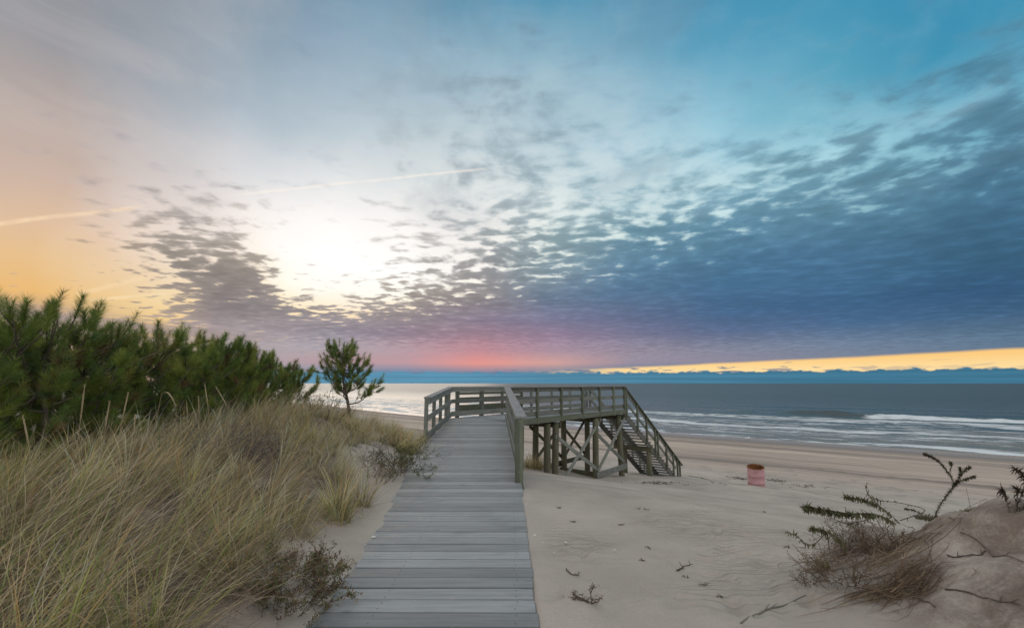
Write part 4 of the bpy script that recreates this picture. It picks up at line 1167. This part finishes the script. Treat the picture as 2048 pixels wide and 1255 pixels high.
def build_small():
    # shells
    m, t, b = new_mat('shell')
    tc = t.node('ShaderNodeTexCoord').outputs['Object']
    t.put(b.inputs['Base Color'], t.mixc(t.noise(tc, 60, 3), (.72, .70, .66), (.52, .47, .42))); b.inputs['Roughness'].default_value = .5
    me = bpy.data.meshes.new('shell')
    V, Fs = [], []
    for i in range(5):
        r_, z = math.sin(i / 4 * 1.5), math.cos(i / 4 * 1.5)
        for k in range(18):
            a = 2 * math.pi * k / 18; rip = 1 + .05 * math.cos(k * 6.28 / 2)
            V.append((r_ * math.cos(a) * (1.15 if math.cos(a) > 0 else .85) * rip * .028, r_ * math.sin(a) * rip * .026, z * .011))
    for i in range(4):
        for k in range(18): Fs.append((i * 18 + k, i * 18 + (k + 1) % 18, (i + 1) * 18 + (k + 1) % 18, (i + 1) * 18 + k))
    me.from_pydata(V, [], Fs); me.polygons.foreach_set('use_smooth', [True] * len(Fs)); me.materials.append(m)
    for i, (px, py) in enumerate(((1053, 1007), (1069, 1069), (1132, 1084), (1162, 1032), (1156, 1099), (1230, 1098), (1085, 1084), (1108, 1105))):
        o = bpy.data.objects.new('shell', me); COL.objects.link(o); g = ground(px, py)
        o.location = (g[0], g[1], g[2] - .001); o.rotation_euler = (random.uniform(-.2, .2), random.uniform(-.2, .2), random.uniform(0, 6.28)); s = random.uniform(.35, .7); o.scale = (s, s, s)
        tag(o, 'tiny white shell fragment on the sand right of the boardwalk', 'shell', 'shells on the sand')
    o = bpy.data.objects.new('shell', me); COL.objects.link(o); g = ground(746, 1074); o.location = (g[0], g[1], g[2] + .004); tag(o, 'single white shell on the sand at the left edge of planks', 'shell')
    # bits of dry plant debris
    mb0 = []
    deb = ((1118, 1016), (1145, 1043), (1241, 1050), (1275, 1017), (1291, 1018), (1297, 1095), (1284, 1119), (1371, 1154), (1531, 1025), (1576, 1095), (1440, 1195), (1405, 1170), (1212, 1243), (1470, 980), (1350, 975), (1330, 968), (1185, 1138), (1086, 1116))[::1][:12]
    for i, (px, py) in enumerate(deb):
        g = ground(px, py); mb = MB(); r = random.Random(i); D = g[1]
        for k in range(5):
            a = r.uniform(0, 6.28); l = r.uniform(.02, .05) * (D / 6) ** .5
            p = g + np.array([r.gauss(0, .015), r.gauss(0, .015), .004])
            e = p + np.array([math.cos(a) * l, math.sin(a) * l, r.uniform(0, .02)]); e[2] = max(e[2], float(H(e[0], e[1])) + .003)
            mb.tube([p, (p + e) / 2 + np.array([0, 0, .004]), e], [.004, .0035, .0015], 4)
        o = mb.build('plant_scrap', MATS['twig']); tag(o, 'small dark scrap of dry plant lying on the open sand', 'plant debris', 'scraps on the open sand')
    # seaweed around the barrel and at the foot of the stairs
    for (px, py, rx, n, lab) in ((1482, 957, .75, 120, 'dark seaweed and litter heaped left of the pink barrel'), (1550, 960, .6, 90, 'dark seaweed scattered right of the pink barrel'), (1318, 966, .8, 70, 'scattered dark weed near the foot of the staircase'), (1610, 972, .9, 60, 'thin dark weed patch farther right of the barrel')):
        g = ground(px, py); mb = MB(); r = random.Random(px)
        for k in range(n):
            x, y = g[0] + r.gauss(0, rx * .5), g[1] + r.gauss(0, rx * .45); a = r.uniform(0, 6.28); l = r.uniform(.04, .16)
            p = on(x, y, .006); e = on(x + math.cos(a) * l, y + math.sin(a) * l, r.uniform(.004, .05)); q = (p + e) / 2 + np.array([0, 0, .012])
            mb.tube([p, q, e], [.007, .009, .003], 4)
        o = mb.build('seaweed', MATS['twig']); tag(o, lab, 'seaweed', None, 'stuff')
    # gull at the edge of the swash
    g = ground(1495, 881)
    m, t, b = new_mat('white_feathers'); tc = t.node('ShaderNodeTexCoord').outputs['Object']
    t.put(b.inputs['Base Color'], t.mixc(t.noise(tc, 20, 3), (.8, .8, .78), (.68, .68, .68))); b.inputs['Roughness'].default_value = .8
    m2, t2, b2 = new_mat('grey_feathers'); t2.put(b2.inputs['Base Color'], t2.mixc(t2.noise(t2.node('ShaderNodeTexCoord').outputs['Object'], 25, 3), (.38, .4, .42), (.5, .52, .54)))
    m3, t3, b3 = new_mat('bill'); t3.put(b3.inputs['Base Color'], t3.mixc(t3.noise(t3.node('ShaderNodeTexCoord').outputs['Object'], 30, 2), (.6, .35, .05), (.5, .25, .05)))
    root = empty('gull', tuple(g), 'white gull standing on wet sand at the edge of the surf', 'bird')
    def P(x, z, y=0): return np.array([g[0] + x, g[1] + y, g[2] + z])
    mb = MB(); mb.tube([P(.27, .44), P(.25, .45), P(.21, .445), P(.17, .40), P(.12, .31), P(.02, .25), P(-.12, .24), P(-.24, .25), P(-.36, .26)], [.012, .04, .052, .045, .075, .10, .085, .045, .012], 12); mb.build('body', m, root, True)
    for s in (-1, 1):
        mb = MB(); mb.tube([P(.10, .29, .075 * s), P(0, .30, .095 * s), P(-.15, .28, .085 * s), P(-.30, .265, .045 * s), P(-.42, .26, .02 * s)], [.02, .045, .04, .022, .004], 8); mb.build('wing', m2, root, True)
        mb = MB(); mb.tube([P(.0, .19, .03 * s), P(-.01, .09, .03 * s), P(0, .0, .03 * s), P(.05, .004, .03 * s)], [.010, .007, .007, .006], 6); mb.build('leg', m3, root, True)
    mb = MB(); mb.tube([P(.27, .44), P(.31, .437), P(.33, .425)], [.014, .009, .002], 6); mb.build('bill', m3, root, True)

# ------------------------------------------------------------------ sky
SUN_AZ, SUN_EL = -22.0, 12.0
ELS = [1, 2.5, 4, 6, 8, 11, 14, 18, 23, 29, 36, 43]
def _c(*a): return a
GAP = {
 -47: [(200,172,155),(205,172,145),(182,165,155),(185,160,138),(236,188,120),(232,193,142),(224,191,160),(204,181,167),(184,170,164),(156,155,159),(136,143,152),(122,132,148)],
 -38: [(215,180,165),(215,182,155),(228,190,145),(240,202,140),(243,215,165),(240,218,190),(240,224,212),(228,217,211),(204,201,202),(166,174,183),(141,154,166),(126,142,158)],
 -30: [(205,172,172),(178,163,168),(174,166,170),(225,192,155),(252,222,172),(253,237,213),(252,243,232),(246,240,236),(218,220,222),(174,189,200),(142,163,179),(116,142,163)],
 -33: [(208,174,170),(190,170,164),(190,175,165),(230,195,152),(250,218,170),(250,230,208),(248,234,222),(240,232,228),(214,216,219),(173,186,197),(142,160,175),(119,142,161)],
 -26: [(150,158,172),(180,158,164),(174,164,168),(205,180,162),(254,230,188),(255,250,236),(255,252,248),(249,244,241),(222,224,226),(184,198,207),(147,169,187),(115,144,168)],
 -22: [(92,142,170),(184,152,158),(174,162,167),(192,172,166),(253,228,188),(255,252,243),(255,255,254),(254,249,246),(230,231,231),(192,205,213),(151,174,191),(115,149,172)],
 -13: [(72,132,166),(192,155,162),(180,155,164),(200,172,172),(252,224,186),(255,252,240),(255,254,251),(253,248,245),(227,231,231),(193,207,213),(155,181,197),(104,150,176)],
 -4: [(66,130,160),(230,152,142),(190,140,148),(170,132,145),(200,178,178),(255,247,230),(252,247,241),(247,243,238),(229,232,231),(201,214,218),(160,189,202),(95,150,180)],
 5: [(62,126,156),(208,162,156),(168,143,157),(152,128,152),(130,124,152),(205,206,204),(238,242,234),(232,240,235),(223,232,231),(196,213,220),(158,190,204),(80,146,177)],
 15: [(60,121,151),(150,140,156),(152,140,156),(122,120,149),(100,114,146),(125,155,174),(185,206,208),(218,235,233),(206,224,228),(190,213,222),(138,180,200),(74,145,179)],
 26: [(60,118,149),(140,136,154),(128,132,153),(87,110,146),(64,104,143),(64,113,149),(135,175,190),(202,228,231),(190,219,227),(150,199,217),(86,156,187),(65,140,176)],
 37: [(60,115,146),(120,130,150),(106,126,150),(64,104,141),(51,99,139),(60,111,147),(72,124,155),(152,193,204),(165,211,224),(96,167,192),(70,149,182),(58,136,172)],
 47: [(55,108,136),(95,118,142),(86,116,141),(56,96,131),(43,89,126),(49,100,132),(60,112,144),(132,182,198),(118,180,202),(66,147,180),(55,139,177),(50,128,166)]}
CLD = {  # cloud colour, cover
 -47: [(190,165,155,0),(190,165,150,0),(178,160,152,.3),(180,158,140,.3),(214,172,125,.2),(214,178,140,.1),(210,180,155,.1),(192,172,163,.25),(176,163,160,.2),(150,150,156,.2),(132,140,150,.2),(120,130,146,.2)],
 -38: [(190,165,155,0),(190,165,150,.1),(190,165,150,.3),(182,160,142,.42),(176,158,140,.35),(146,136,128,.50),(158,148,138,.60),(182,173,168,.48),(184,184,190,.2),(160,168,178,.2),(138,151,164,.2),(124,140,156,.2)],
 -30: [(180,160,165,.2),(170,158,166,.3),(166,160,168,.5),(160,148,152,.82),(138,129,130,.84),(144,134,128,.66),(186,174,160,.36),(215,207,202,.30),(198,204,210,.2),(168,184,196,.2),(138,160,177,.2),(114,140,161,.2)],
 -33: [(180,160,165,.2),(172,160,164,.3),(168,160,164,.5),(160,146,148,.86),(138,128,128,.90),(140,130,124,.84),(165,154,144,.62),(200,190,184,.44),(198,202,207,.25),(167,183,195,.2),(138,158,175,.2),(115,140,161,.2)],
 -26: [(140,150,170,.1),(174,155,162,.3),(166,158,167,.5),(155,144,150,.88),(144,135,136,.60),(170,158,146,.22),(215,206,194,.10),(232,226,222,.12),(210,214,217,.25),(178,192,203,.25),(143,166,184,.2),(113,144,166,.2)],
 -22: [(90,140,168,0),(176,150,158,.3),(165,156,166,.5),(146,138,150,.86),(150,141,142,.56),(196,182,166,.26),(236,228,218,.06),(240,234,230,.12),(215,218,219,.25),(184,198,208,.25),(147,171,189,.2),(113,147,171,.2)],
 -13: [(72,132,166,0),(200,140,150,.3),(180,148,158,.5),(148,130,146,.92),(146,135,138,.72),(160,150,142,.54),(184,176,168,.42),(212,206,201,.36),(204,209,211,.36),(184,199,207,.35),(150,177,194,.35),(102,148,175,.3)],
 -4: [(66,130,160,0),(225,138,130,.3),(190,132,142,.5),(160,127,142,1),(138,125,146,.95),(146,140,142,.68),(146,147,149,.60),(160,166,168,.55),(172,184,190,.5),(170,189,198,.5),(148,175,191,.5),(94,148,179,.3)],
 5: [(62,126,156,0),(205,155,150,.3),(168,140,156,.5),(149,127,152,1),(124,121,151,1),(104,124,149,.84),(126,146,156,.64),(136,160,167,.58),(168,189,196,.48),(152,179,191,.58),(134,167,186,.5),(80,144,175,.3)],
 15: [(60,121,151,0),(150,140,156,.5),(148,137,155,.8),(119,118,148,1),(97,111,145,1),(77,114,147,.92),(84,126,154,.76),(98,142,161,.66),(158,190,201,.46),(155,189,205,.42),(124,168,190,.45),(74,144,178,.3)],
 26: [(60,118,149,0),(140,136,154,.5),(124,130,152,.8),(84,107,145,1),(61,101,141,1),(59,107,145,1),(67,117,150,.84),(88,138,163,.70),(128,174,190,.54),(130,181,203,.38),(84,153,184,.3),(64,139,175,.2)],
 37: [(60,115,146,0),(120,130,150,.5),(104,124,150,.8),(61,101,140,1),(49,97,138,1),(57,107,145,1),(64,114,148,.92),(80,130,155,.74),(100,152,172,.58),(92,161,187,.35),(69,147,180,.25),(57,135,171,.2)],
 47: [(55,108,135,0),(95,118,142,.5),(84,114,140,.8),(54,94,130,1),(41,87,125,1),(47,97,130,1),(54,104,137,.92),(66,117,145,.76),(78,133,158,.62),(63,140,172,.4),(54,137,174,.25),(50,127,165,.2)]}

def build_sky():
    w = bpy.data.worlds.new('World'); scene.world = w; w.use_nodes = True
    t = NT(w.node_tree); t.n.clear()
    out = t.node('ShaderNodeOutputWorld')
    d = t.node('ShaderNodeTexCoord').outputs['Generated']
    x, y, z = t.sep(d)
    el = t.m('MULTIPLY', t.m('ARCSINE', z), 57.29578)
    az = t.m('MULTIPLY', t.m('ARCTAN2', x, y), 57.29578)
    # gently disturbed lookups keep colour borders from running level
    wn = t.noise(d, 5.0, 4, .6)
    wn2 = t.noise(t.vm('ADD', d, (7, 3, 1)), 5.0, 4, .6)
    eld = t.m('ADD', el, t.m('MULTIPLY', t.m('MULTIPLY', t.m('SUBTRACT', wn, .5), 5.0), t.ss(3, 16, el)))
    azd = t.m('ADD', az, t.m('MULTIPLY', t.m('SUBTRACT', wn2, .5), t.ss(2, 14, el, 3, 8)))
    fac = t.m('DIVIDE', eld, 48.0, clamp=True)
    keys = sorted(GAP)
    def table(tab, alpha):
        res, ra = None, None
        for i, k in enumerate(keys):
            o = t.node('ShaderNodeValToRGB'); t.put(o.inputs[0], fac); e = o.color_ramp.elements
            o.color_ramp.interpolation = 'B_SPLINE' if False else 'LINEAR'
            for j in range(len(ELS) - 2): e.new(.5 + j * .01)
            for j, E_ in enumerate(ELS):
                e[j].position = E_ / 48.0
            for j, E_ in enumerate(ELS):
                c = tab[k][j]; e[j].color = (*lin(c[:3]), c[3] if alpha else 1)
            if res is None: res, ra = o.outputs[0], o.outputs[1]
            else:
                f = t.lin(keys[i - 1], k, azd)
                res = t.mixc(f, res, o.outputs[0])
                if alpha: ra = t.m('ADD', t.m('MULTIPLY', ra, t.m('SUBTRACT', 1.0, f)), t.m('MULTIPLY', o.outputs[1], f))
        return res, ra
    gap, _ = table(GAP, False)
    cld, cov = table(CLD, True)
    # cloud sheet seen in perspective: a plane overhead
    inv = t.m('DIVIDE', 1.0, t.m('ADD', t.m('MAXIMUM', z, 0.0), .065))
    P = t.xyz(t.m('MULTIPLY', x, inv), t.m('MULTIPLY', y, inv), 0.0)
    warp = t.node('ShaderNodeTexNoise'); t.put(warp.inputs['Vector'], P); warp.inputs['Scale'].default_value = 1.1; warp.inputs['Detail'].default_value = 2
    Pw = t.vm('ADD', P, t.vm('SCALE', t.vm('SUBTRACT', warp.outputs['Color'], (.5, .5, .5)), None, .30))
    n1 = t.noise(Pw, 7.6, 4, .52, .1)
    n2 = t.noise(P, 1.15, 4, .55)
    pq = t.sep(Pw)
    rot = t.xyz(t.m('ADD', t.m('MULTIPLY', pq[0], 3.0), t.m('MULTIPLY', pq[1], -.9)), t.m('ADD', t.m('MULTIPLY', pq[1], 9.5), t.m('MULTIPLY', pq[0], 2.4)), 0.0)
    n3 = t.noise(rot, 1.0, 3, .5)
    low = t.ss(24, 9, el)
    tx = t.m('ADD', t.m('MULTIPLY', n1, t.lin(0, 1, low, .76, .56)), t.m('MULTIPLY', n2, .13))
    tx = t.m('ADD', tx, t.m('MULTIPLY', n3, t.lin(0, 1, low, .11, .31)))
    thr = t.m('ADD', .5, t.m('MULTIPLY', t.m('SUBTRACT', .5, cov), .40))
    wd = t.lin(8, 34, el, .034, .15)
    mask = t.ss(t.m('SUBTRACT', thr, wd), t.m('ADD', thr, wd), tx)
    thick = t.ss(-.02, .22, t.m('SUBTRACT', tx, thr), 1.08, .92)
    streak = t.noise(t.xyz(t.m('MULTIPLY', az, .035), t.m('MULTIPLY', el, .55), 0.0), 1.0, 5, .6, .5)
    shade = t.m('MULTIPLY', t.m('MULTIPLY', thick, t.lin(.3, .7, streak, .92, 1.10)), t.lin(.32, .68, tx, 1.14, .92))
    hsv = t.node('ShaderNodeHueSaturation'); t.put(hsv.inputs['Color'], cld); hsv.inputs['Saturation'].default_value = .90
    cl = t.vm('SCALE', hsv.outputs[0], None, shade)
    col = t.mixc(mask, gap, cl)
    # thin high veil and soft wisps in the upper sky
    w3 = t.node('ShaderNodeTexNoise'); t.put(w3.inputs['Vector'], P); w3.inputs['Scale'].default_value = .9; w3.inputs['Detail'].default_value = 3
    Pc = t.vm('ADD', t.vm('MULTIPLY', P, (1.0, .62, 1.0)), t.vm('SCALE', t.vm('SUBTRACT', w3.outputs['Color'], (.5, .5, .5)), None, .9))
    ci = t.noise(Pc, 1.9, 7, .60, .35); ci2 = t.noise(t.vm('ADD', Pc, (3.1, 1.7, 0)), 1.3, 6, .58, .2)
    hi = t.ss(15, 27, el)
    veil = t.m('MULTIPLY', t.m('MULTIPLY', t.ss(.48, .70, ci), hi), .55)
    col = t.mixc(veil, col, t.mixc(.45, t.vm('SCALE', col, None, 1.18), t.mixc(t.ss(-30, 25, az), lin((200, 188, 184)), lin((176, 202, 212)))))
    dk = t.m('MULTIPLY', t.m('MULTIPLY', t.ss(.50, .68, ci2), hi), .42)
    col = t.mixc(dk, col, t.mixc(t.ss(-45, 40, az), lin((138, 140, 148)), lin((88, 138, 164))))
    # bright rim where the sheet is thin, only toward the sunrise
    sd = (math.sin(R(SUN_AZ)) * math.cos(R(14)), math.cos(R(SUN_AZ)) * math.cos(R(14)), math.sin(R(14)))
    sdot = t.vm('DOT_PRODUCT', d, sd)
    glow = t.ss(.97, .9998, sdot)
    col = t.mixc(1.0, col, t.vm('SCALE', t.xyz(1.0, .96, .90), None, t.m('MULTIPLY', t.m('MULTIPLY', glow, t.m('SUBTRACT', 1.0, t.m('MULTIPLY', mask, .9))), .04)), 'ADD')
    # contrails
    def pdir(px, py):
        v = ray(px, py); return v / np.linalg.norm(v)
    def trail(a, b, wdt, amt, c):
        nonlocal col
        va, vb = pdir(*a), pdir(*b); n = np.cross(va, vb); n /= np.linalg.norm(n); u = vb - va; L = np.linalg.norm(u); u /= L
        off = t.m('MULTIPLY', t.m('SUBTRACT', t.noise(d, 9, 3), .5), .006)
        ds = t.m('ABSOLUTE', t.m('ADD', t.vm('DOT_PRODUCT', d, tuple(n)), off))
        al = t.m('DIVIDE', t.m('SUBTRACT', t.vm('DOT_PRODUCT', d, tuple(u)), float(np.dot(va, u))), float(np.dot(vb - va, u)))
        mk = t.m('MULTIPLY', t.ss(wdt, wdt * .15, ds), t.m('MULTIPLY', t.ss(-.05, .12, al), t.ss(1.05, .8, al)))
        mk = t.m('MULTIPLY', mk, t.m('MULTIPLY', t.ss(.3, .6, t.noise(d, 28, 3), .35, 1), t.m('GREATER_THAN', y, 0.0)))
        col = t.mixc(t.m('MULTIPLY', mk, amt), col, lin(c))
    trail((-80, 456), (292, 412), .0050, .62, (255, 226, 188))
    trail((452, 391), (1010, 333), .0042, .5, (255, 244, 232))
    trail((170, 601), (345, 587), .0045, .45, (255, 232, 190))
    trail((150, 590), (310, 548), .006, .35, (255, 226, 185))
    # lower layers: long smooth streaks at the left, coral glow, open golden strip, cloud bank on the horizon
    sm = t.noise(t.xyz(t.m('MULTIPLY', az, .03), t.m('MULTIPLY', t.m('ADD', el, t.m('MULTIPLY', az, .045)), .95), 2.0), 1.0, 4, .55)
    sl = t.m('MULTIPLY', t.m('MULTIPLY', t.ss(2.0, 3.5, el), t.ss(7.4, 5.8, t.m('ADD', el, t.m('MULTIPLY', t.m('ADD', az, 47.0), .06)))), t.ss(-24, -32, az))
    col = t.mixc(t.m('MULTIPLY', sl, t.ss(.40, .56, sm, 0, .8)), col, lin((168, 152, 150)))
    edge = t.m('ADD', t.m('ADD', 1.55, t.m('ADD', t.m('MULTIPLY', t.ss(2, 34, az), .85), t.m('MULTIPLY', t.ss(28, 50, az), .45))), t.m('MULTIPLY', t.m('SUBTRACT', t.noise(t.xyz(t.m('MULTIPLY', az, .12), 0.0, 0.0), 1.0, 3), .5), .25))
    strip = t.m('MULTIPLY', t.ss(t.m('ADD', edge, .22), t.m('SUBTRACT', edge, .14), el), t.ss(1, 16, az))
    gold = t.mixc(t.ss(1.2, 2.9, el), lin((255, 222, 160)), lin((252, 204, 128)))
    col = t.mixc(strip, col, gold)
    pf = t.noise(t.xyz(t.m('MULTIPLY', az, .38), t.m('MULTIPLY', el, 2.9), 0.0), 1.0, 4, .55, .3)
    pfm = t.m('MULTIPLY', t.ss(.60, .68, t.m('ADD', pf, t.ss(2.6, 1.3, el, -.10, .10))), t.m('MULTIPLY', t.ss(2.7, 1.7, el), t.ss(-20, -10, az)))
    pfm = t.m('MULTIPLY', pfm, t.ss(46, 24, az, .25, 1))
    col = t.mixc(t.m('MULTIPLY', pfm, .85), col, lin((112, 124, 150)))
    bn = t.noise(t.xyz(t.m('MULTIPLY', az, .55), t.m('MULTIPLY', el, .8), 5.0), 1.0, 5, .6)
    bt = t.m('ADD', 1.28, t.m('MULTIPLY', t.m('SUBTRACT', bn, .5), 1.3))
    bank = t.m('MULTIPLY', t.ss(t.m('ADD', bt, .13), t.m('SUBTRACT', bt, .10), el), t.ss(-33, -22, az))
    bs = t.noise(t.xyz(t.m('MULTIPLY', az, .05), t.m('MULTIPLY', el, 3.0), 3.0), 1.0, 3)
    bc = t.mixc(t.ss(-25, 45, az), lin((88, 140, 168)), lin((62, 112, 138)))
    bc = t.mixc(t.ss(.35, .65, bs), bc, t.vm('SCALE', bc, None, 1.22))
    col = t.mixc(bank, col, bc)
    # the unseen half of the sky (behind and overhead) is made brighter to light the ground: pale tone plus sky model
    up = t.ss(44, 62, el); bk = t.ss(56, 90, t.m('ABSOLUTE', az))
    hid = t.m('MAXIMUM', up, bk)
    sky = t.node('ShaderNodeTexSky', sky_type='NISHITA'); sky.sun_disc = False
    sky.sun_elevation = R(SUN_EL); sky.sun_rotation = R(SUN_AZ); sky.altitude = 5
    bg1 = t.node('ShaderNodeBackground'); t.put(bg1.inputs['Color'], col); bg1.inputs['Strength'].default_value = 1.0
    bg2 = t.node('ShaderNodeBackground'); t.put(bg2.inputs['Color'], t.mixc(1.0, t.vm('SCALE', sky.outputs[0], None, .10), (.98, .96, .93), 'ADD')); bg2.inputs['Strength'].default_value = HID
    mx = t.node('ShaderNodeMixShader'); t.put(mx.inputs[0], hid)
    t.l.new(bg1.outputs[0], mx.inputs[1]); t.l.new(bg2.outputs[0], mx.inputs[2]); t.l.new(mx.outputs[0], out.inputs['Surface'])
    w.cycles.sampling_method = 'MANUAL'; w.cycles.sample_map_resolution = 1024
    s = bpy.data.lights.new('sun', 'SUN'); s.energy = .5; s.angle = R(40); s.color = (1, .86, .68)
    so = bpy.data.objects.new('sun', s); COL.objects.link(so)
    v = Vector((math.sin(R(SUN_AZ)) * math.cos(R(SUN_EL)), math.cos(R(SUN_AZ)) * math.cos(R(SUN_EL)), math.sin(R(SUN_EL))))
    so.rotation_euler = v.to_track_quat('Z', 'Y').to_euler(); so.location = (-20, 50, 25)
HID = .72

build_sky()
build_beach()
build_sea()
y0 = build_boardwalk()
build_walkway(y0)
build_stairs()
build_barrel()
build_grass()
build_stalks()
build_pines()
build_plants()
build_small()

vs = scene.view_settings
scene.display_settings.display_device = 'sRGB'
vs.view_transform = 'Standard'; vs.look = 'None'; vs.exposure = 0.0; vs.gamma = 1.0; vs.use_curve_mapping = False
scene.render.engine = 'CYCLES'
scene.cycles.use_denoising = True
scene.cycles.denoising_prefilter = 'ACCURATE'
scene.cycles.max_bounces = 6; scene.cycles.diffuse_bounces = 3; scene.cycles.glossy_bounces = 3
scene.cycles.caustics_reflective = False; scene.cycles.caustics_refractive = False
